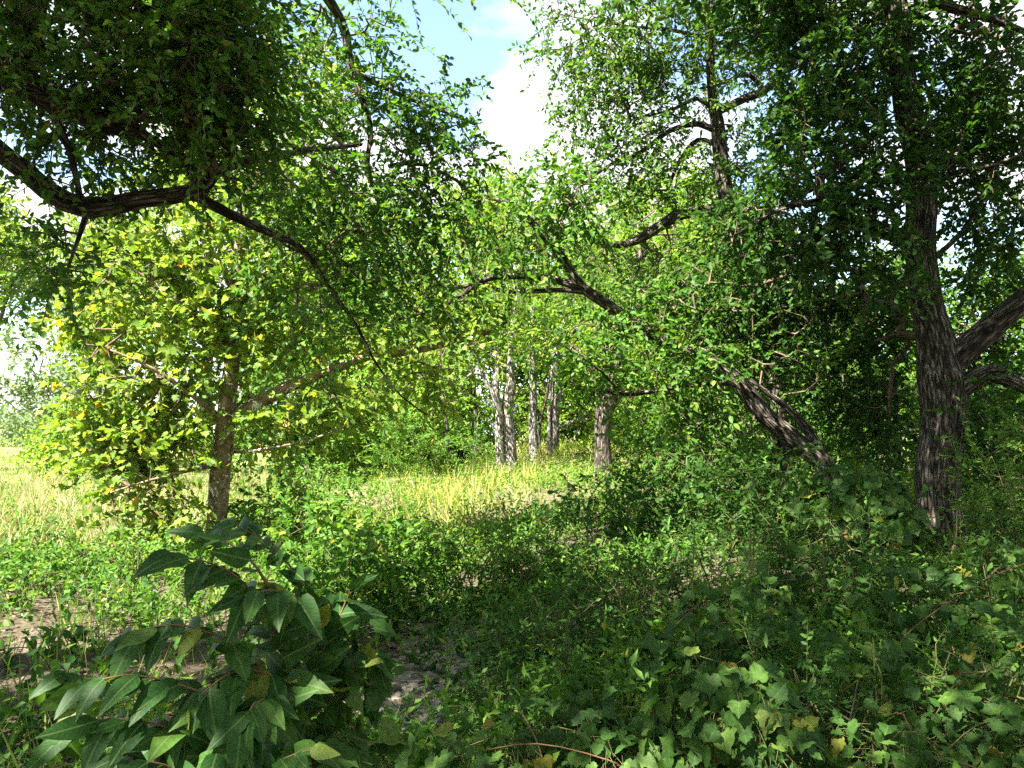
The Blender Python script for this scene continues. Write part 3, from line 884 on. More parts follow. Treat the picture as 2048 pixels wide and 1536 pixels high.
def second_right_tree():
    d = 12.5
    bx = P(1568, 1040, d)
    base = np.array([bx[0], bx[1], float(ground_z(bx[0], bx[1]))])
    limbs = [
        [(base - np.array([0, 0, 0.1]), 0.22)] + limb_px([(1566, 1000, d, 44), (1558, 900, d, 40), (1550, 800, d, 36), (1535, 690, d, 34), (1500, 560, d, 32), (1460, 430, d, 30), (1442, 330, d, 30), (1436, 250, d, 28), (1425, 190, d, 20), (1420, 60, d, 16), (1430, -80, d, 8)]),
        limb_px([(1436, 225, d, 14), (1490, 195, d, 17), (1530, 180, d, 16), (1580, 130, d, 12), (1640, 60, d, 8)]),
        limb_px([(1525, 182, d, 13), (1512, 158, d, 11), (1485, 148, d, 9), (1450, 165, d, 7), (1400, 175, d, 5)]),
        limb_px([(1434, 262, d, 14), (1400, 248, d, 12), (1340, 262, d, 10), (1280, 305, d, 9), (1220, 330, d, 7), (1150, 380, d, 4)]),
        limb_px([(1438, 290, d, 12), (1395, 280, d, 10), (1360, 320, d, 9), (1335, 380, d, 6)]),
        limb_px([(1430, 225, d, 10), (1395, 198, d, 9), (1340, 220, d, 6), (1260, 240, d, 3)]),
        limb_px([(1470, 450, d, 18), (1420, 423, d, 24), (1360, 428, d, 23), (1300, 465, d, 21), (1255, 487, d, 16), (1205, 492, d, 8)]),
        limb_px([(1420, 80, d, 10), (1340, 60, d, 7), (1240, 50, d, 4), (1130, 30, d, 2)]),
    ]
    b = blob_px
    blobs = [b(1330, 60, d, 200, 80, 1.0, 140), b(1220, 130, d, 110, 110, 0.8, 85), b(1340, 180, d, 120, 80, 0.7, 60), b(1480, 80, d, 130, 90, 0.8, 85), b(1180, 260, d, 90, 80, 0.6, 38), b(1280, 280, d, 110, 70, 0.6, 36),
             b(1360, 350, d, 110, 70, 0.6, 38), b(1230, 370, d, 110, 60, 0.6, 45), b(1540, 280, d, 90, 110, 0.8, 60), b(1480, 400, d + 0.2, 100, 90, 0.8, 65), b(1400, 540, d, 140, 80, 0.7, 90), b(1250, 560, d + 0.5, 130, 90, 0.8, 80), b(1120, 60, d, 60, 70, 0.5, 22),
             b(1400, 650, d, 120, 110, 0.6, 75), b(1620, 700, d + 0.3, 120, 120, 0.7, 70), b(1480, 830, d + 0.3, 110, 90, 0.6, 50), b(1690, 560, d + 1, 120, 140, 0.7, 60), b(1350, -60, d, 280, 60, 1.0, 90)]
    blobs = [(c_, r_, int(n_ * 1.7), s_) for c_, r_, n_, s_ in blobs]
    leaf = dict(n=16, len=0.48, s=0.1, t='diamond', m='elm_lit', droop=0.45, up=0.75, jit=0.5)
    return tree('elm_tree', 'elm with crooked pale-edged upper limbs standing open against the white cloud', base, limbs, blobs, leaf, BARK_GREY, singles=('elm_lit1', 300), nseg=14, rough=0.04, limb_seed=60)


def leaning_tree():
    d = 10.0
    bx = P(1680, 1000, d)
    base = np.array([bx[0], bx[1], float(ground_z(bx[0], bx[1]))])
    limbs = [
        [(base - np.array([0, 0, 0.1]), 0.19), ] + limb_px([(1655, 940, d, 42), (1600, 890, d, 38), (1540, 840, d, 37), (1475, 765, d, 34), (1410, 715, d, 29), (1300, 670, d, 26), (1225, 616, d, 23), (1160, 570, d, 21), (1125, 515, d, 19), (1060, 440, d, 15), (1020, 408, d, 10), (970, 395, d, 5)]),
        limb_px([(1155, 570, d, 17), (1100, 556, d, 15), (1040, 553, d, 14), (975, 558, d, 12), (920, 590, d, 10), (860, 622, d, 8), (790, 640, d, 6), (720, 655, d, 3)]),
        limb_px([(1170, 585, d, 11), (1120, 580, d, 10), (1050, 582, d, 10), (1000, 580, d, 9), (960, 560, d, 8), (930, 530, d, 6), (915, 500, d, 4)]),
        limb_px([(960, 565, d, 7), (900, 575, d, 6), (840, 560, d, 5), (770, 580, d, 3)]),
        limb_px([(950, 570, d, 6), (880, 583, d, 6), (850, 585, d, 4), (790, 560, d, 2)]),
        limb_px([(1645, 925, d, 26), (1628, 880, d + 0.1, 22), (1590, 830, d + 0.2, 17), (1555, 800, d + 0.2, 12), (1500, 760, d + 0.2, 6)]),
        limb_px([(1250, 652, d, 8), (1225, 690, d - 0.1, 7), (1186, 712, d - 0.1, 4)]),
        limb_px([(1460, 765, d - 0.1, 11), (1370, 770, d - 0.4, 9), (1290, 785, d - 0.5, 9), (1240, 788, d - 0.5, 8), (1205, 782, d - 0.5, 7), (1150, 770, d - 0.5, 4)]),
        limb_px([(1240, 786, d - 0.5, 7), (1200, 740, d - 0.6, 5), (1140, 700, d - 0.7, 3), (1100, 670, d - 0.7, 2)]),
        limb_px([(1110, 515, d, 8), (1125, 440, d - 0.3, 6), (1160, 370, d - 0.4, 3)]),
    ]
    b = blob_px
    blobs = [b(1110, 440, d - 0.3, 90, 80, 0.4, 60), b(1130, 370, d - 0.4, 80, 50, 0.4, 30), b(1010, 420, d, 60, 60, 0.4, 22), b(1330, 610, d + 0.5, 110, 60, 0.4, 40), b(1370, 690, d - 0.4, 70, 35, 0.25, 26), b(1250, 640, d - 0.3, 60, 25, 0.2, 12), b(1370, 760, d - 0.3, 100, 50, 0.4, 34), b(1180, 690, d - 0.6, 100, 60, 0.3, 30),
             b(1240, 760, d - 0.6, 100, 50, 0.3, 28), b(850, 600, d, 120, 60, 0.4, 36), b(760, 620, d, 90, 60, 0.4, 26), b(1000, 540, d, 110, 40, 0.4, 20), b(1420, 860, d - 0.2, 90, 70, 0.4, 44), b(1570, 740, d + 0.5, 100, 70, 0.4, 36)]
    blobs = [(c_, r_, int(n_ * 1.3), s_) for c_, r_, n_, s_ in blobs]
    leaf = dict(n=12, len=0.5, s=0.1, t='oval', m='elm', droop=0.45, up=0.75, jit=0.5)
    return tree('leaning_tree', 'leaning tree whose trunk arches low over the sunny clearing', base, limbs, blobs, leaf, BARK_GREY, singles=('elm1', 300), nseg=16, rough=0.05, limb_seed=80)


overhanging_elm()


def unseen_shade_elm(x, y, h, label, seed):
    g = float(ground_z(x, y))
    base = np.array([x, y, g])
    limbs = [[(base - np.array([0, 0, 0.1]), 0.24), (base + np.array([0.1, 0, h * 0.3]), 0.19), (base + np.array([0, 0.2, h * 0.6]), 0.14), (base + np.array([0.2, 0.1, h * 0.92]), 0.04)]]
    for k in range(5):
        a = k * 1.3 + seed
        z = h * (0.35 + 0.1 * k)
        limbs.append([(base + np.array([0.05, 0.1, z]), 0.09), (base + np.array([math.cos(a) * 1.0, math.sin(a) * 1.0, z + 0.7]), 0.06), (base + np.array([math.cos(a) * 2.0, math.sin(a) * 1.8, z + 1.1]), 0.02)])
    blobs = [(base + np.array([0, 0, h * 0.72]), (2.6, 2.1, h * 0.26), 380, 2.3), (base + np.array([-0.8, 0.3, h * 0.45]), (2.2, 1.6, h * 0.22), 190, 2.3)]
    tree('elm_tree', label, base, limbs, blobs, dict(ELM_LEAF, t='diamond', n=16), BARK_DARK, group='unseen elms added for shade', nseg=10, rough=0.04, limb_seed=500 + seed)


# unseen elms added around the camera to block sky and shade the foreground
unseen_shade_elm(-3.6, -4.4, 9.0, 'unseen elm added for shade next to the overhanging elm', 1)
unseen_shade_elm(1.2, -3.6, 9.4, 'unseen elm added for shade between its two neighbours', 2)
unseen_shade_elm(5.2, -1.6, 8.6, 'unseen elm added for shade on the vine side', 3)
unseen_shade_elm(8.6, 3.4, 8.4, 'unseen elm added for shade beyond the vine blanket', 5)
unseen_shade_elm(9.6, 8.2, 9.0, 'unseen elm added for shade beyond the thick forking tree', 6)
unseen_shade_elm(-1.0, -7.0, 9.6, 'unseen elm added for shade in the second row', 7)
unseen_shade_elm(6.4, -6.0, 9.2, 'unseen elm added for shade in the second row on the vine side', 8)
unseen_shade_elm(-7.4, -0.6, 8.6, 'unseen elm added for shade on the field side', 4)
sycamore()
big_right_tree()
second_right_tree()
leaning_tree()


# middle-distance trees on the clearing
def mid_tree(name, label, stems, blobs, bark=BARK_PALE, leafm='background', leaf=None, group='tall trees on the grassy clearing', twig_r=0.007, seed=0):
    (x0, y0, d0, w0) = stems[0][0]
    bx = P(x0, y0, d0)
    gz = float(ground_z(bx[0], bx[1]))
    base = np.array([bx[0], bx[1], gz])
    limbs = []
    for i, st in enumerate(stems):
        lb = limb_px(st)
        if st[0][1] >= y0 - 12:            # stems that start on the ground
            p = lb[0][0].copy(); p[2] = gz - 0.15
            lb[0] = (p, lb[0][1] * 1.15)
        limbs.append(lb)
    lf = leaf or dict(n=12, len=0.9, s=0.15, t='diamond', m=leafm, droop=0.3, up=0.7, jit=0.55)
    return tree(name, label, base, limbs, blobs, lf, bark, nseg=12, rough=0.035, twig_r=twig_r, group=group, limb_seed=seed)


b = blob_px
mid_tree('twin_trunk_tree', 'pale twin-trunked tree with a forked slim stem on the sunny clearing',
         [[(1018, 952, 22, 34), (1018, 900, 22, 30), (1013, 830, 22, 26), (1019, 780, 22, 24), (1020, 730, 22, 19), (1030, 640, 22, 17), (1035, 520, 22, 14), (1040, 400, 22, 8)],
          [(1006, 950, 21.8, 18), (1000, 900, 21.8, 16), (997, 830, 21.8, 16), (990, 780, 21.8, 14), (996, 720, 21.8, 12), (992, 640, 21.8, 9), (975, 540, 22, 6)],
          [(998, 835, 21.8, 9), (986, 790, 21.7, 9), (968, 755, 21.7, 8), (958, 725, 21.7, 6), (950, 690, 21.6, 3)],
          [(966, 752, 21.7, 6), (945, 745, 21.6, 6), (915, 775, 21.6, 4), (880, 795, 21.6, 2)],
          [(1024, 790, 22, 6), (1040, 782, 21.9, 5), (1052, 778, 21.9, 2)]],
         [b(960, 640, 22, 120, 80, 2, 90), b(1060, 580, 22, 130, 100, 2, 110), b(900, 560, 22.5, 110, 90, 2, 90), b(1000, 470, 22, 150, 80, 2, 100), b(1080, 400, 22, 120, 80, 2, 70), b(900, 720, 21.8, 70, 40, 1, 30), b(1010, 620, 20.6, 90, 60, 0.6, 60), b(1060, 670, 20.8, 60, 26, 0.5, 20)], seed=100)
mid_tree('straight_tree', 'straight pale trunk behind the twin-trunked tree on the clearing',
         [[(1070, 925, 25, 22), (1066, 880, 25, 18), (1066, 820, 25, 16), (1065, 740, 25, 15), (1064, 660, 25, 12), (1070, 560, 25, 8), (1080, 450, 25, 5)],
          [(1064, 740, 25, 7), (1050, 705, 25, 5), (1020, 690, 25, 3)]],
         [b(1090, 640, 25, 100, 70, 2, 60), b(1130, 540, 25.5, 110, 80, 2, 80), b(1070, 630, 23.8, 70, 50, 0.6, 40), b(1190, 450, 26, 130, 90, 2, 90)], seed=110)
mid_tree('short_fork_tree', 'pale tree with a low side limb next to a thin dark stem',
         [[(1106, 910, 26, 26), (1106, 870, 26, 22), (1110, 820, 26, 22), (1114, 790, 26, 20), (1110, 720, 26, 15), (1130, 640, 26, 10), (1150, 540, 26, 6)],
          [(1112, 862, 26, 10), (1130, 852, 25.8, 10), (1150, 842, 25.6, 7), (1180, 838, 25.4, 3)],
          [(1098, 905, 25.8, 9), (1098, 850, 25.8, 8), (1099, 800, 25.8, 7), (1104, 740, 25.8, 4)]],
         [b(1160, 650, 26, 100, 70, 2, 70), b(1230, 560, 26, 120, 80, 2, 80), b(1180, 830, 25.5, 50, 35, 1, 26), b(1130, 720, 24.8, 70, 50, 0.8, 40)], bark=BARK_PALE, seed=120)
mid_tree('stout_tree', 'stout rough-barked tree standing alone at the shaded edge of the path',
         [[(1207, 965, 19, 42), (1206, 910, 19, 34), (1206, 860, 19, 33), (1212, 815, 19, 36), (1222, 780, 19, 30), (1235, 700, 19, 22), (1255, 600, 19, 16), (1290, 480, 19, 8)],
          [(1218, 820, 19, 16), (1238, 790, 19, 14), (1270, 740, 18.8, 9), (1320, 690, 18.7, 5)],
          [(1208, 810, 19, 14), (1190, 770, 18.9, 10), (1160, 700, 18.8, 6)]],
         [b(1280, 640, 19, 120, 90, 1.8, 110), b(1350, 540, 19.5, 120, 90, 1.8, 100), b(1200, 680, 19, 90, 60, 1.3, 50), b(1330, 740, 19, 110, 60, 1.2, 60), b(1290, 450, 19.5, 110, 70, 1.5, 60)], bark=BARK_GREY, seed=130)
mid_tree('slender_tree', 'slender grey stem half hidden in the brush behind the twin-trunked tree',
         [[(953, 925, 26, 11), (953, 860, 26, 9), (950, 800, 26, 8), (945, 700, 26, 6), (935, 600, 26, 4)]],
         [b(880, 640, 26.5, 120, 80, 2, 80), b(940, 720, 26.5, 80, 60, 1.5, 40), b(860, 760, 26, 80, 60, 1.5, 50)], bark=BARK_GREY, seed=140)
mid_tree('broken_stem_tree', 'thin short stem with a pale foot beside the feathery weeds',
         [[(903, 960, 20, 11), (900, 935, 20, 9), (896, 905, 20, 8), (893, 850, 20, 7), (885, 780, 20, 5), (880, 700, 20, 3)]],
         [b(860, 780, 20.5, 80, 60, 1.2, 60), b(800, 720, 20.5, 90, 60, 1.2, 60)], bark=BARK_GREY, seed=150)
mid_tree('crooked_tree', 'thin dark crooked stem between two pale trunks on the clearing',
         [[(1080, 915, 27, 8), (1078, 870, 27, 7), (1082, 835, 27, 6), (1092, 800, 27, 5), (1100, 740, 27, 3)]],
         [b(1100, 760, 27.5, 50, 40, 1, 20)], bark=BARK_DARK, seed=160)

# wall of greenery behind the clearing
bgl = dict(n=12, len=1.1, s=0.2, t='diamond', m='background', droop=0.25, up=0.7, jit=0.6)
wall = [
    (620, 640, 24, 120, 130, 'broad leafy tree behind the sycamore branch', 1, 0),
    (760, 800, 23, 110, 90, 'rounded bright green tree beside the feathery weeds', 1, 0),
    (700, 560, 30, 150, 150, 'tall pale green tree behind the drooping elm sprays', 1, 0),
    (860, 820, 28, 90, 100, 'dense shady tree filling the gap before the slender stem', 0, 0),
    (940, 560, 34, 170, 170, 'tall bright tree closing the view behind the twin trunk', 1, 0),
    (1180, 640, 34, 150, 150, 'sunlit tree behind the forked pale trunk', 1, 0),
    (1160, 800, 36, 120, 70, 'low leafy tree at the far end of the grassy path', 1, 0),
    (1340, 760, 28, 130, 110, 'leafy tree behind the stout rough-barked trunk', 1, 0),
    (1460, 600, 26, 140, 160, 'tall leafy tree behind the leaning trunk', 1, 0),
    (1620, 760, 20, 120, 140, 'shady leafy tree behind the leaning trunk foot', 0, 0),
    (1780, 700, 18, 120, 170, 'dark leafy tree between the leaning trunk and the thick forking one', 0, 0),
    (1990, 700, 17, 100, 170, 'dark leafy tree behind the thick forking trunk', 0, 0),
    (1330, 480, 36, 150, 120, 'distant pale tree topping the greenery below the cloud', 1, 0),
    (560, 820, 20, 100, 90, 'leafy tree low behind the mottled sycamore trunk', 0, 0),
]
for i, (x, y, d, rx, ry, lab, lit, _) in enumerate(wall):
    c = P(x, y, d)
    gz = float(ground_z(c[0], c[1]))
    H = c[2] - gz
    base = np.array([c[0], c[1], gz])
    r = 0.012 * H + 0.06
    limbs = [[(base - np.array([0, 0, 0.1]), r * 1.3), (base + np.array([0.1, 0, H * 0.35]), r), (c + np.array([0.15, 0, 0]), r * 0.6), (c + np.array([0, 0, ry * d / F * 0.8]), r * 0.2)],
             [(base + np.array([0.1, 0, H * 0.45]), r * 0.5), (c + np.array([-rx * d / F * 0.5, -0.3, 0.2]), r * 0.3), (c + np.array([-rx * d / F * 0.8, -0.3, 0.5]), r * 0.1)],
             [(base + np.array([0.1, 0, H * 0.5]), r * 0.5), (c + np.array([rx * d / F * 0.5, -0.2, 0.4]), r * 0.3), (c + np.array([rx * d / F * 0.8, -0.2, 0.8]), r * 0.1)]]
    k = int(rx * ry / 32)
    w = rx * d / F; h = ry * d / F
    blobs = [(c, (w, w * 0.8, h), k, 1), (c + np.array([-w * 0.6, -0.4, -h * 0.5]), (w * 0.6, w * 0.5, h * 0.5), k // 3, 1), (c + np.array([w * 0.5, -0.4, -h * 0.6]), (w * 0.6, w * 0.5, h * 0.5), k // 3, 1), (c + np.array([w * 0.2, 0, h * 0.8]), (w * 0.5, w * 0.5, h * 0.4), k // 4, 1)]
    lf = dict(bgl); lf['s'] = 0.13 + 0.0055 * (d - 12); lf['len'] = 0.5 + 0.025 * d
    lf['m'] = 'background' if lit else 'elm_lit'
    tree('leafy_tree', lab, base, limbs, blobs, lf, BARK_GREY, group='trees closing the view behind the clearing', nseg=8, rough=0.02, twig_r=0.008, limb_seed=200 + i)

brush = dict(n=12, len=0.7, s=0.17, t='diamond', m='background', droop=0.25, up=0.7, jit=0.6, rise=0.3)
BRUSH = ((600, 27, 3.2, 1.6, 'head-high brush behind the sycamore side branch'), (680, 25, 2.6, 1.4, 'rounded brush beyond the pale gravel patch'), (745, 30, 3.0, 1.6, 'brush under the rounded bright green tree'), (820, 25, 2.2, 1.3, 'brush just behind the tallest feathery weed'),
         (870, 33, 3.6, 1.8, 'tall brush behind the thin pale-footed stem'), (925, 29, 2.6, 1.5, 'shaded brush behind the slender grey stem'), (985, 36, 3.4, 1.8, 'brush seen past the slim stem of the twin-trunked tree'), (1050, 32, 2.6, 1.5, 'brush between the twin trunk and the straight pale trunk'),
         (1120, 40, 3.2, 2.0, 'far brush behind the tree with the low side limb'), (1190, 44, 3.0, 2.2, 'far brush at the very end of the grassy path'), (1260, 36, 2.8, 2.0, 'bright brush just past the stout rough-barked trunk'), (1330, 24, 2.0, 1.4, 'low brush beyond the green shrub at the path edge'),
         (1400, 22, 2.4, 1.4, 'brush behind the tall shrub under the leaning trunk'), (1480, 20, 2.4, 1.3, 'brush glimpsed below the arch of the leaning trunk'), (1560, 22, 2.8, 1.6, 'brush behind the dark trunk of the open-crowned elm'), (1660, 19, 2.6, 1.4, 'brush behind the foot of the leaning trunk'),
         (1780, 17, 2.8, 1.4, 'brush between the leaning trunk and the thick forking trunk'), (1900, 16, 2.8, 1.5, 'brush right behind the thick forking trunk'), (2040, 15, 3.0, 1.4, 'brush under the low limb of the thick forking tree'))

# far trees across the field
far = [
    (-25, 525, 34, 150, 130, 'tall airy pale green tree across the dry field'),
    (200, 640, 40, 80, 70, 'hazy tree with a bare forked limb across the dry field'),
    (115, 800, 46, 100, 85, 'low spreading haze-tinted tree at the field edge'),
    (30, 860, 85, 90, 34, 'distant rounded woodland tree on the horizon'),
    (-40, 850, 95, 80, 40, 'distant dark woodland tree on the horizon'),
    (95, 868, 90, 60, 22, 'small distant tree on the horizon beyond the field'),
    (150, 865, 26, 85, 55, 'round yellow-green bush at the edge of the dry field'),
    (240, 860, 22, 90, 60, 'leafy bush behind the sycamore foliage at the field edge'),
    (300, 560, 30, 130, 150, 'tall pale tree seen through the sycamore leaves'),
    (420, 330, 34, 120, 120, 'upper crown of a pale tree above the sycamore'),
]
for i, (x, y, d, rx, ry, lab) in enumerate(far):
    c = P(x, y, d)
    gz = float(ground_z(c[0], c[1]))
    H = max(c[2] - gz, 0.6)
    base = np.array([c[0], c[1], gz])
    r = 0.014 * H + 0.07
    w = rx * d / F; h = ry * d / F
    limbs = [[(base - np.array([0, 0, 0.1]), r * 1.3), (base + np.array([0.1, 0, H * 0.4]), r), (c, r * 0.6), (c + np.array([0.1, 0, h * 0.8]), r * 0.2)],
             [(base + np.array([0.1, 0, H * 0.5]), r * 0.5), (c + np.array([-w * 0.5, 0, h * 0.1]), r * 0.3), (c + np.array([-w * 0.9, 0, h * 0.3]), r * 0.1)],
             [(base + np.array([0.1, 0, H * 0.5]), r * 0.5), (c + np.array([w * 0.5, 0, h * 0.2]), r * 0.3), (c + np.array([w * 0.9, 0, h * 0.4]), r * 0.1)]]
    k = int(rx * ry / 32)
    blobs = [(c, (w * 0.8, w * 0.7, h * 0.8), k // 2, 1)]
    for _ in range(5):
        o = R.normal(0, 0.5, 3) * np.array([w, w * 0.6, h])
        blobs.append((c + o, (w * 0.4, w * 0.4, h * 0.3), k // 7, 1))
    lf = dict(bgl); lf['s'] = 0.06 + 0.0062 * d; lf['len'] = 0.3 + 0.03 * d; lf['m'] = 'hazy' if d > 39 else 'far' if d > 27 else 'background'  # paler leaves with distance stand in for haze in the air
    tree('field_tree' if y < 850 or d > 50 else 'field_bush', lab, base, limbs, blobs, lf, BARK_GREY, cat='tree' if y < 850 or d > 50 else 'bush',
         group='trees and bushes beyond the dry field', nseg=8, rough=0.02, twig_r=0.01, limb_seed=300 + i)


# ------------------------------------------------------------------ shrubs and weeds
def shrub(name, label, px, d, height, width, leaf, n, cat='bush', group=None, nst=6, stem=STEM_GREEN, singles=None, py=None, lean=(0, 0), depth=None, stem_r=0.006):
    c = P(px, 900, d)
    x, y = c[0], c[1]
    gz = float(ground_z(x, y))
    base = np.array([x, y, gz])
    limbs = []
    for i in range(nst):
        a = R.random() * 6.28; q = R.random() ** 0.5 * 0.75
        e = base + np.array([math.cos(a) * q * width + lean[0], math.sin(a) * q * (depth or width) + lean[1], height * (0.75 + 0.3 * R.random())])
        m_ = base + np.array([math.cos(a) * q * width * 0.35, math.sin(a) * q * width * 0.35, height * 0.5])
        limbs.append([(base + np.array([R.normal(0, 0.03), R.normal(0, 0.03), -0.03]), stem_r), (m_, stem_r * 0.75), (e, stem_r * 0.3)])
    cc = base + np.array([lean[0] * 0.6, lean[1] * 0.6, height * 0.55])
    blobs = [(cc, (width, depth or width, height * 0.48), n, 1.0)]
    return tree(name, label, base, limbs, blobs, leaf, stem, cat=cat, group=group, singles=singles, nseg=6, rough=0, twig_r=0.0022,
                parts=('stem', 'stem'), limb_seed=int(px) + 7, crown_name='foliage', twig_mat=stem)


wl = dict(n=12, len=0.3, s=0.092, t='oval', m='weed', droop=0.2, up=0.8, jit=0.45, rise=0.35)
wl2 = dict(n=12, len=0.3, s=0.06, t='oval', m='weed', droop=0.2, up=0.8, jit=0.45, rise=0.3)
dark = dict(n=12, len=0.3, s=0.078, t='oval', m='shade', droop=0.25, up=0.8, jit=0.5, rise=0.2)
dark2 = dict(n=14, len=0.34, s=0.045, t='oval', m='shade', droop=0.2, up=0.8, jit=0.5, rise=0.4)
feath = dict(n=26, len=0.5, s=0.07, t='narrow', m='weed', droop=0.1, up=0.4, jit=0.4, rise=0.9)
G1 = 'weedy bushes along the creek bed'
for px, d, h, w, lf, n, lab in (
        (700, 7.6, 0.85, 0.6, wl, 150, 'bright green leafy weed clump over the creek stones'),
        (620, 8.6, 0.85, 0.6, wl, 110, 'green weed clump near the sycamore foot'),
        (800, 8.4, 0.8, 0.6, wl, 120, 'low green weed patch on the creek bank'),
        (950, 8.4, 0.85, 0.5, dict(wl, t='willow', s=0.1), 90, 'upright narrow-leaved weed clump at the shadow edge'),
        (1060, 8.2, 0.7, 0.5, dict(wl, t='willow', s=0.1), 80, 'narrow-leaved weed clump below the bare bank'),
        (1180, 7.8, 0.6, 0.6, wl2, 80, 'small-leaved weed clump under the bare bank'),
        (560, 10.8, 0.8, 0.7, wl, 90, 'leafy bush in the shade behind the sycamore trunk'),
        (880, 10.6, 0.6, 0.7, wl2, 90, 'weed patch at the start of the sunny grass'),
        (150, 8.6, 0.55, 0.6, wl2, 80, 'dusty green weed clump in the dappled grass'),
        (300, 8.2, 0.5, 0.5, wl2, 70, 'weed clump under the lowest sycamore leaves'),
        (60, 7.0, 0.4, 0.5, wl2, 50, 'short weed clump on the littered soil'),
        (760, 14.5, 0.7, 0.8, wl2, 80, 'weed bush on the lit slope beside the pale gravel patch'),
        (640, 15.0, 1.0, 0.9, wl, 90, 'tall green brush at the shaded end of the slope')):
    shrub('weed_clump', lab, px, d, h, w, lf, n, cat='weed', group=G1)
G2 = 'feathery weeds on the clearing'
for px, d, h, w, n, ln in ((800, 18.5, 1.9, 0.55, 60, -0.5), (835, 18.3, 1.5, 0.5, 40, -0.3), (940, 19, 1.2, 0.6, 40, 0), (870, 19.5, 1.1, 0.5, 30, 0)):
    shrub('feathery_weed', {800: 'tallest pale green feathery weed leaning on the clearing', 835: 'shorter feathery weed beside the tallest one', 940: 'feathery weed by the short pale-footed stem', 870: 'feathery weed tuft between the taller ones'}[px],
          px, d, h, w, dict(feath, s=0.11), n, cat='weed', group=G2, lean=(ln, 0))
G3 = 'shrubs in the shade of the thick forking tree'
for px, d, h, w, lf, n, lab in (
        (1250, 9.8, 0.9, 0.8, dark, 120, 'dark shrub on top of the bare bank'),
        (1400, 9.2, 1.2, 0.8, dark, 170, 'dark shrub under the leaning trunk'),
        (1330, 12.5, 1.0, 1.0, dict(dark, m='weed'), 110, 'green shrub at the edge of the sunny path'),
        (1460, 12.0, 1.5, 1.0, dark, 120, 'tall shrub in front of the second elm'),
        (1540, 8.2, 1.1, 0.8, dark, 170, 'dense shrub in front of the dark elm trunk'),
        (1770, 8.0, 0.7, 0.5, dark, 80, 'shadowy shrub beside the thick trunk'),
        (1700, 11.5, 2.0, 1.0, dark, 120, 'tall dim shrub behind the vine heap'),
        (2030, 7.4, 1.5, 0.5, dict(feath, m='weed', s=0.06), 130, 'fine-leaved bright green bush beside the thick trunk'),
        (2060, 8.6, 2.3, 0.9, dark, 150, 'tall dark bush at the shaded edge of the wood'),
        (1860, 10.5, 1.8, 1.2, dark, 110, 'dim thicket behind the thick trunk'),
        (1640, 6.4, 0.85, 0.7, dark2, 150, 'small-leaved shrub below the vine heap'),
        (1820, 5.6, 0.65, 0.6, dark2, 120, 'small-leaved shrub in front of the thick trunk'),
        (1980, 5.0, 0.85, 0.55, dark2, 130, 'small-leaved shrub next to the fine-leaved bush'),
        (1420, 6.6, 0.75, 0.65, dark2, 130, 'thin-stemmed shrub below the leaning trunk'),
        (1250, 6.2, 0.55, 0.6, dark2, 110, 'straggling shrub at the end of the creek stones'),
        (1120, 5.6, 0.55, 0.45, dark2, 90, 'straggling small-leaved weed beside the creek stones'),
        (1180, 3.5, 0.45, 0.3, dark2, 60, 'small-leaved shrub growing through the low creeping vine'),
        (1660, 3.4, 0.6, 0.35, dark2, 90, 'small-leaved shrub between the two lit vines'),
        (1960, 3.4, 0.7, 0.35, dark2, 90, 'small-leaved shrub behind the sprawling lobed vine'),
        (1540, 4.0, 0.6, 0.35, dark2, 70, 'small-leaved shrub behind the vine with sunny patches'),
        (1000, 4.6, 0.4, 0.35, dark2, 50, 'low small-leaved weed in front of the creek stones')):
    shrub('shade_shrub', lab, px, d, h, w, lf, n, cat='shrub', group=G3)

for px, d, h, w, lab in BRUSH:
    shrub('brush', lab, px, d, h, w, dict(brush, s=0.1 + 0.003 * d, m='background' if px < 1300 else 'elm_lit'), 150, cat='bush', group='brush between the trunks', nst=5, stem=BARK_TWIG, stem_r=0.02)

# thin upright sprigs standing out of the thicket
sl = dict(n=16, len=0.12, s=0.03, t='oval', m='weed', droop=0.0, up=0.8, jit=0.4, rise=0.3)
for px, d, h, lab in ((1375, 4.6, 1.05, 'thin upright sprig with tiny leaves above the lobed vine'), (1500, 4.9, 0.95, 'thin sprig curling out of the lobed vine'), (1745, 3.4, 0.72, 'pale-tipped sprig rising beside the lit vine leaves'), (1860, 3.3, 0.78, 'leafy-topped sprig on a reddish bare stem'),
                      (1640, 5.4, 1.05, 'slim sprig below the vine heap'), (1905, 5.4, 1.1, 'slim sprig in front of the thick trunk'), (1130, 4.4, 0.6, 'slim weed stalk standing before the creek stones')):
    shrub('sprig', lab, px, d, h, 0.06, dict(sl, n=8), 26, cat='weed', group='thin sprigs above the thicket', nst=2, stem_r=0.004)


# ------------------------------------------------------------------ vines with large lobed leaves
GRAPE_MESHES = leaf_object_meshes('grape', M['grape1'], 4)


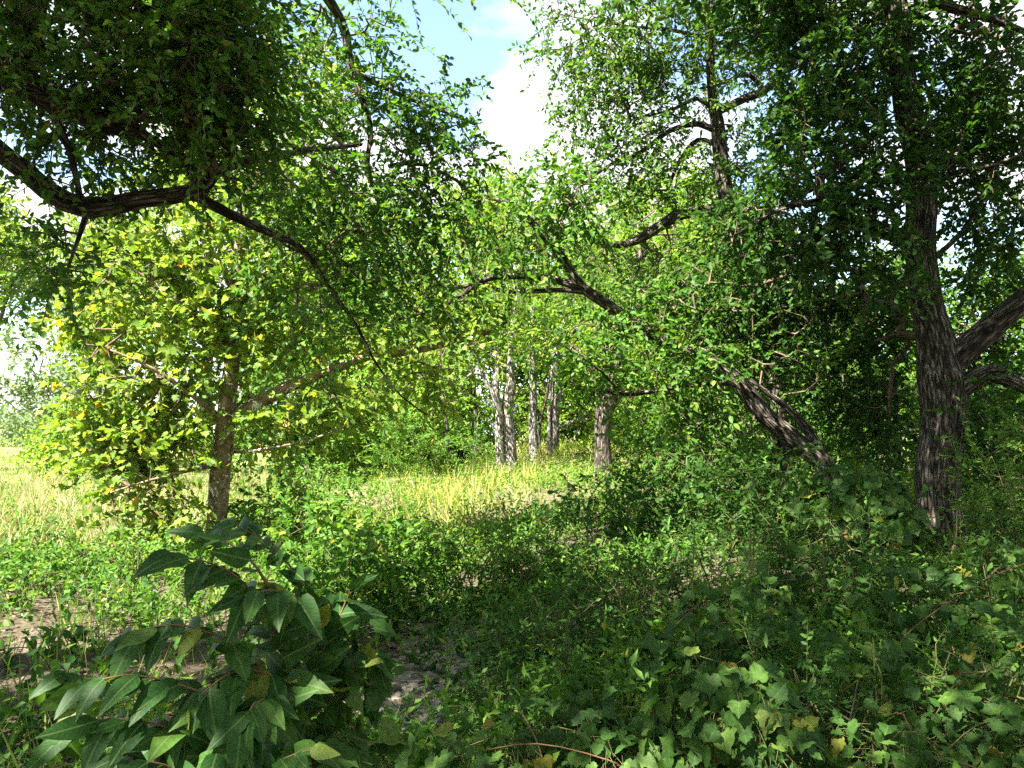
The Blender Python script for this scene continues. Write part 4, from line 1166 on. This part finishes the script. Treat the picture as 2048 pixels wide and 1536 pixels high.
def vine(name, label, mounds, n, size, group='vines with lobed leaves', stem_runs=7, rest=0):
    cs = [P(x, y, d) for x, y, d, *_ in mounds]
    b0 = np.mean(cs, axis=0)
    base = np.array([b0[0], b0[1], float(ground_z(b0[0], b0[1]))])
    root = thing(name, label, 'vine', base, group)
    tot = sum(m_[3] * m_[4] for m_ in mounds)
    allp, alln = [], []
    for c, (x, y, d, rx, ry, rd) in zip(cs, mounds):
        k = int((n + rest) * rx * ry / tot) + 1
        rr = np.array([rx * d / F, rd, ry * d / F])
        dr = R.normal(0, 1, (k * 3, 3))
        dr = unit(dr)
        dr = dr[(dr[:, 1] < 0.35) & (dr[:, 2] > -0.75)][:k]
        allp.append(c + dr * rr * (0.72 + 0.3 * R.random((len(dr), 1)))); alln.append(unit(dr / rr))
    p = np.concatenate(allp); nn = np.concatenate(alln)
    p[:, 2] = np.maximum(p[:, 2], ground_z(p[:, 0], p[:, 1]) + 0.06)
    nr = unit(nn * 0.7 + np.array([-0.25, -0.25, 0.75]) + R.normal(0, 0.3, p.shape))
    ax = nn * 0.45 + np.array([0, 0, -0.75]) + R.normal(0, 0.5, p.shape)
    sz = size * (0.55 + 0.65 * R.random(len(p)))
    place_leaves(root, base, p[:n], ax[:n], nr[:n], sz[:n], GRAPE_MESHES)
    if len(p) > n:
        V, Fc, k = leaves_geo(p[n:] - base, ax[n:], nr[n:], sz[n:], 'grape')
        link('foliage', mesh('foliage', V, Fc, M['grape'], {'rnd': np.repeat(R.random(len(p) - n), k)}), root, kind='stuff')
    for i in range(stem_runs):
        a = p[R.integers(len(p))]; c2 = p[R.integers(len(p))]
        st = np.array([a[0] * 0.5 + base[0] * 0.5, a[1] + 0.1, float(ground_z(a[0], a[1])) - 0.02])
        pts = np.array([st, (st + a) / 2 + R.normal(0, 0.06, 3), a - np.array([0, -0.05, 0.02]), (a + c2) / 2 + np.array([0, 0.03, 0.06]), c2 + np.array([0, 0.04, -0.01])])
        sm = catmull(pts, 0.08)
        V, Fc, tuv = tube(sm - base, np.linspace(0.0045, 0.0018, len(sm)), 5)
        link('stem', mesh('stem', V, Fc, STEM_RED if i % 2 else STEM_GREEN, {'tuv': tuv}, True), root)
    # petioles to the leaves
    A = p[:n] - base; Bq = A - unit(ax[:n]) * 0.06 - nn[:n] * 0.05
    V, Fc, tuv = cones(Bq, A, np.full(len(A), 0.0016), np.full(len(A), 0.0013), 3)
    link('branchwork', mesh('branchwork', V, Fc, STEM_GREEN, {'tuv': tuv}), root, kind='stuff')
    return root


vine('grape_vine', 'vine with lobed leaves catching patches of sun beside the sprigs', [(1450, 1420, 3.1, 150, 110, 0.35), (1540, 1500, 2.9, 100, 80, 0.25), (1350, 1510, 3.0, 90, 60, 0.25)], 280, 0.082)
vine('grape_vine', 'lobed vine sprawling around the thin pale-tipped sprig', [(1760, 1500, 3.0, 150, 80, 0.3), (1900, 1440, 3.2, 120, 80, 0.3), (2010, 1500, 3.0, 80, 90, 0.3)], 220, 0.076)
vine('grape_vine', 'dim vine covering the rise below the leaning trunk', [(1480, 1230, 4.6, 130, 70, 0.35), (1560, 1130, 6.0, 110, 50, 0.4), (1380, 1300, 4.2, 110, 60, 0.3)], 260, 0.085)
vine('grape_vine', 'vine heap with reddish tinged leaves at the foot of the leaning trunk', [(1700, 980, 7.6, 95, 60, 0.4), (1650, 1040, 7.4, 70, 70, 0.4), (1760, 1050, 7.3, 70, 60, 0.4)], 240, 0.14)
vine('grape_vine', 'shaded vine blanket in front of the thick trunk', [(1800, 1190, 5.0, 150, 70, 0.4), (1960, 1150, 5.2, 110, 70, 0.4), (1980, 1290, 4.0, 90, 80, 0.35), (1720, 1320, 4.0, 110, 60, 0.3)], 280, 0.082)
vine('grape_vine', 'low vine creeping over the ground before the creek stones', [(1130, 1440, 3.4, 130, 70, 0.3), (980, 1500, 3.1, 120, 50, 0.25), (1230, 1490, 3.2, 110, 60, 0.25)], 190, 0.074)
vine('grape_vine', 'yellowing vine tangled into the lance-leaved sapling', [(640, 1420, 2.35, 90, 110, 0.22), (720, 1330, 2.45, 60, 90, 0.2), (600, 1510, 2.2, 120, 50, 0.2), (770, 1500, 2.4, 60, 60, 0.2), (650, 1230, 2.5, 50, 50, 0.15)], 150, 0.085)


# ------------------------------------------------------------------ sapling with long leaves close to the path
def sapling():
    root_px = (560, 1900, 2.25)
    bx = P(*root_px)
    base = np.array([bx[0], bx[1], float(ground_z(bx[0], bx[1]))])
    root = thing('sapling', 'dark green sapling with long pointed leaves in the shade', 'shrub', base)
    stems = [
        [(560, 1640, 2.25), (610, 1400, 2.25), (628, 1240, 2.28), (600, 1160, 2.28), (540, 1090, 2.26), (470, 1050, 2.24)],
        [(590, 1480, 2.25), (560, 1300, 2.2), (500, 1180, 2.15), (430, 1130, 2.1), (350, 1110, 2.05)],
        [(600, 1420, 2.25), (520, 1330, 2.1), (430, 1270, 2.0), (340, 1250, 1.95), (262, 1268, 1.92)],
        [(570, 1500, 2.2), (470, 1420, 2.0), (360, 1370, 1.9), (250, 1350, 1.85), (170, 1370, 1.82)],
        [(560, 1560, 2.2), (440, 1500, 1.95), (320, 1450, 1.85), (200, 1440, 1.8), (100, 1480, 1.78)],
        [(560, 1600, 2.15), (430, 1590, 1.9), (330, 1530, 1.8), (230, 1520, 1.75)],
        [(600, 1400, 2.3), (560, 1360, 2.1), (480, 1340, 2.0), (400, 1390, 1.9), (330, 1460, 1.86)],
        [(610, 1380, 2.3), (650, 1290, 2.3), (680, 1230, 2.32), (700, 1180, 2.34)],
        [(590, 1470, 2.2), (520, 1440, 1.95), (460, 1470, 1.85), (410, 1540, 1.8)],
        [(630, 1230, 2.28), (590, 1195, 2.2), (540, 1180, 2.1), (490, 1190, 2.05)],
        [(600, 1430, 2.2), (540, 1400, 2.0), (500, 1420, 1.9), (520, 1500, 1.85)],
        [(570, 1570, 2.3), (300, 1480, 2.4), (200, 1400, 2.4), (120, 1330, 2.4)],
        [(560, 1600, 2.2), (520, 1560, 1.9), (560, 1520, 1.85), (620, 1500, 1.85)],
        [(540, 1180, 2.15), (500, 1120, 2.15), (440, 1075, 2.14), (410, 1068, 2.13)],
    ]
    pos, ax, nr, sz = [], [], [], []
    for i, st in enumerate(stems):
        pts = np.array([P(*q) for q in st])
        if i == 0:
            pts = np.vstack([base - np.array([0, 0, 0.04]), pts])
        sm = catmull(pts, 0.03)
        r0 = 0.011 if i == 0 else 0.0048
        V, Fc, tuv = tube(sm - base, np.linspace(r0, 0.0018, len(sm)), 7, 0, 0.3, seed=i)
        link('stem', mesh('stem', V, Fc, STEM_RED if i else BARK_TWIG, {'tuv': tuv}, True), root)
        tan = unit(np.gradient(sm, axis=0))
        ln = np.concatenate([[0], np.cumsum(np.linalg.norm(np.diff(sm, axis=0), axis=1))])
        k0 = 0.42 * ln[-1] if i == 0 else 0.22 * ln[-1]
        nleaf = int((ln[-1] - k0) / 0.02)
        for k in range(nleaf + 1):
            s_ = k0 + (ln[-1] - k0) * k / max(nleaf, 1)
            j = min(int(np.searchsorted(ln, s_)), len(sm) - 1)
            t_ = tan[j]
            sd = unit(np.cross(t_, np.array([0, 0, 1.0])))
            sg = 1 if k % 2 else -1
            if k == nleaf:
                a_ = t_ + np.array([0, 0, -0.3])
            else:
                a_ = t_ * 0.75 + sd * sg * 0.8 + np.array([0, 0, -0.38])
            pos.append(sm[j]); ax.append(a_ + R.normal(0, 0.22, 3)); nr.append(np.array([0, -0.75, 0.7]) + sd * sg * 0.3 + R.normal(0, 0.28, 3))
            sz.append(0.112 * (0.72 + 0.5 * R.random()) * (0.85 if k >= nleaf - 1 else 1))
    place_leaves(root, base, np.array(pos), np.array(ax), np.array(nr), np.array(sz), leaf_object_meshes('lance', M['lance1'], 4))
    return root


sapling()


# ------------------------------------------------------------------ ground cover
def field_points(n, y0, y1, xf=0.8, xm=1.5, pw=1.0):
    """points on the ground, thinning out with distance"""
    t = R.random(n)
    if pw == 1.0:
        y = y0 * (y1 / y0) ** t
    else:
        y = y0 + (y1 - y0) * t ** pw
    x = (R.random(n) * 2 - 1) * (xf * y + xm)
    return x, y


def on_path(x, y):
    return np.exp(-((x - path_x(y)) / (1.0 + 0.03 * y)) ** 2) * sst(9.5, 11.5, y)


def in_field(x, y):
    return sst(0.5, 2.0, -(x + 3.6)) * sst(9, 11, y) * (1 - sst(-7.5, -6.5, x) * sst(15, 18, y))


def in_gravel(x, y):
    return np.exp(-((x - chan_x(y)) / 0.6) ** 2) * sst(4.2, 4.9, y) * (1 - sst(7.3, 8.0, y))


def bare_soil(x, y):
    return sst(-0.9, -1.8, x) * (1 - sst(7.5, 9.5, y)) * sst(-1.2, 0.2, np.sin(1.3 * x + 2.1 * y) + np.sin(2.2 * x - 1.2 * y + 1))


def weeds(name, n, y0, y1, prob, h, nl, s, t, m, rise=1.0, jit=0.45, label=None):
    x, y = field_points(n, y0, y1)
    pr = prob(x, y) * (1 - 0.8 * bare_soil(x, y))
    k = R.random(n) < pr
    x, y = x[k], y[k]
    C = np.stack([x, y, ground_z(x, y) + 0.01], -1)
    D = unit(R.normal(0, 0.35, C.shape) + np.array([0, 0, rise]))
    patch = 0.75 + 0.5 * (0.5 + 0.5 * np.sin(x * 1.7 + 1.3 * np.sin(y * 0.9)) * np.cos(y * 1.3))
    H = h * (0.5 + 0.9 * R.random(len(C))) * patch
    sc = 1 + 0.025 * np.maximum(y - 8, 0)
    pos, ax, nr, sz, rnd = sprays(C, D, nl, H, s, 0.15, 0.9, jit, 0.1)
    sz = sz * np.repeat(sc, nl)
    V, Fc, kk = leaves_geo(pos, ax, nr, sz, t)
    link(name, mesh(name, V, Fc, M[m], {'rnd': np.repeat(rnd, kk)}), kind='stuff', label=label, cat='weeds')


def grass(name, n, y0, y1, prob, h, m, label, wscale=1.0, cluster=7):
    x, y = field_points(n, y0, y1)
    k = R.random(n) < prob(x, y)
    x, y = x[k], y[k]
    x = np.repeat(x, cluster) + R.normal(0, 0.05, len(x) * cluster) * (1 + 0.04 * np.repeat(y, cluster))
    y = np.repeat(y, cluster) + R.normal(0, 0.05, len(y) * cluster) * (1 + 0.04 * np.repeat(y, cluster))
    pos = np.stack([x, y, ground_z(x, y) - 0.01], -1)
    ax = R.normal(0, 0.38, pos.shape); ax[:, 2] = 1
    nr = R.normal(0, 1, pos.shape); nr[:, 2] *= 0.2
    sz = h * (0.45 + 0.8 * R.random(len(pos)))
    V0, Fs = T['blade']
    T['_b'] = (V0 * np.array([1, wscale, 1]), Fs)
    V, Fc, kk = leaves_geo(pos, ax, nr, sz, '_b')
    rnd = np.clip(R.normal(0.5, 0.22, len(pos)) + 0.15 * np.sin(x * 0.8 + y * 0.5), 0, 1)
    link(name, mesh(name, V, Fc, M[m], {'rnd': np.repeat(rnd, kk)}), kind='stuff', label=label, cat='grass')


def patchy(x, y, f=1.0, ph=0.0):
    v = np.sin(f * (1.9 * x + 0.8 * y) + ph) + np.sin(f * (-1.1 * x + 1.7 * y) + 2 * ph + 1) + np.sin(f * (0.7 * x - 2.3 * y) + 3.1 * ph)
    return sst(-1.2, 1.4, v)


weeds('low_weeds', 19000, 3.2, 30, lambda x, y: np.clip(0.95 - 0.7 * in_gravel(x, y) - 0.6 * in_field(x, y) - 0.45 * on_path(x, y), 0, 1) * patchy(x, y), 0.38, 9, 0.064, 'diamond', 'weed', label='low green weeds carpeting the shaded ground')
weeds('narrow_weeds', 7000, 3.6, 20, lambda x, y: np.clip(0.95 - 0.6 * in_gravel(x, y) - 0.5 * in_field(x, y), 0, 1) * patchy(x, y, 1.3, 2.0), 0.5, 11, 0.085, 'narrow', 'weed', label='narrow-leaved upright weeds in loose patches')
weeds('dull_weeds', 6000, 3.4, 14, lambda x, y: np.clip(0.9 - 0.6 * in_gravel(x, y), 0, 1) * patchy(x, y, 0.9, 4.0), 0.25, 7, 0.1, 'oval', 'shade', label='broad-leaved dull green weeds in the shade')
weeds('creeping_weeds', 8000, 3.0, 14, lambda x, y: np.clip(0.6 - 0.7 * in_gravel(x, y), 0, 1), 0.1, 8, 0.042, 'diamond', 'shade', rise=0.5, label='creeping small-leaved ground cover in the shade')
weeds('clearing_weeds', 10000, 10, 40, lambda x, y: np.clip(0.5 + 0.35 * on_path(x, y), 0, 1) * (x > -5.5), 0.5, 10, 0.06, 'diamond', 'background', label='yellowish weeds on the sunny clearing')
weeds('field_weeds', 7000, 8.5, 60, lambda x, y: 0.7 * in_field(x, y), 0.3, 8, 0.05, 'diamond', 'background', label='sparse green weeds in the dry field')
grass('dry_grass', 9000, 9.5, 110, lambda x, y: np.clip(in_field(x, y) + 0.6 * sst(25, 35, y), 0, 1), 0.42, 'dry_grass', 'pale dry grass of the open field', 1.2)
grass('path_grass', 5000, 11, 40, lambda x, y: np.clip(on_path(x, y) * 1.1, 0, 1), 0.5, 'path_grass', 'sunlit straw-coloured grass along the clearing', 1.2)
grass('shade_grass', 5200, 3.4, 22, lambda x, y: np.clip(0.35 - 0.4 * in_gravel(x, y), 0, 1), 0.34, 'green_grass', 'thin green grass among the weeds', 0.8, 6)


def litter():
    n = 22000
    x, y = field_points(n, 2.6, 16)
    pos = np.stack([x, y, ground_z(x, y) + 0.012 + 0.01 * R.random(n)], -1)
    ax = R.normal(0, 1, pos.shape); ax[:, 2] *= 0.15
    nr = R.normal(0, 0.3, pos.shape); nr[:, 2] += 1
    V, Fc, k = leaves_geo(pos, ax, nr, 0.025 + 0.035 * R.random(n), 'diamond')
    link('leaf_litter', mesh('leaf_litter', V, Fc, M['litter'], {'rnd': np.repeat(R.random(n), k)}), kind='stuff', label='dry fallen leaves littering the bare soil', cat='leaf litter')


litter()
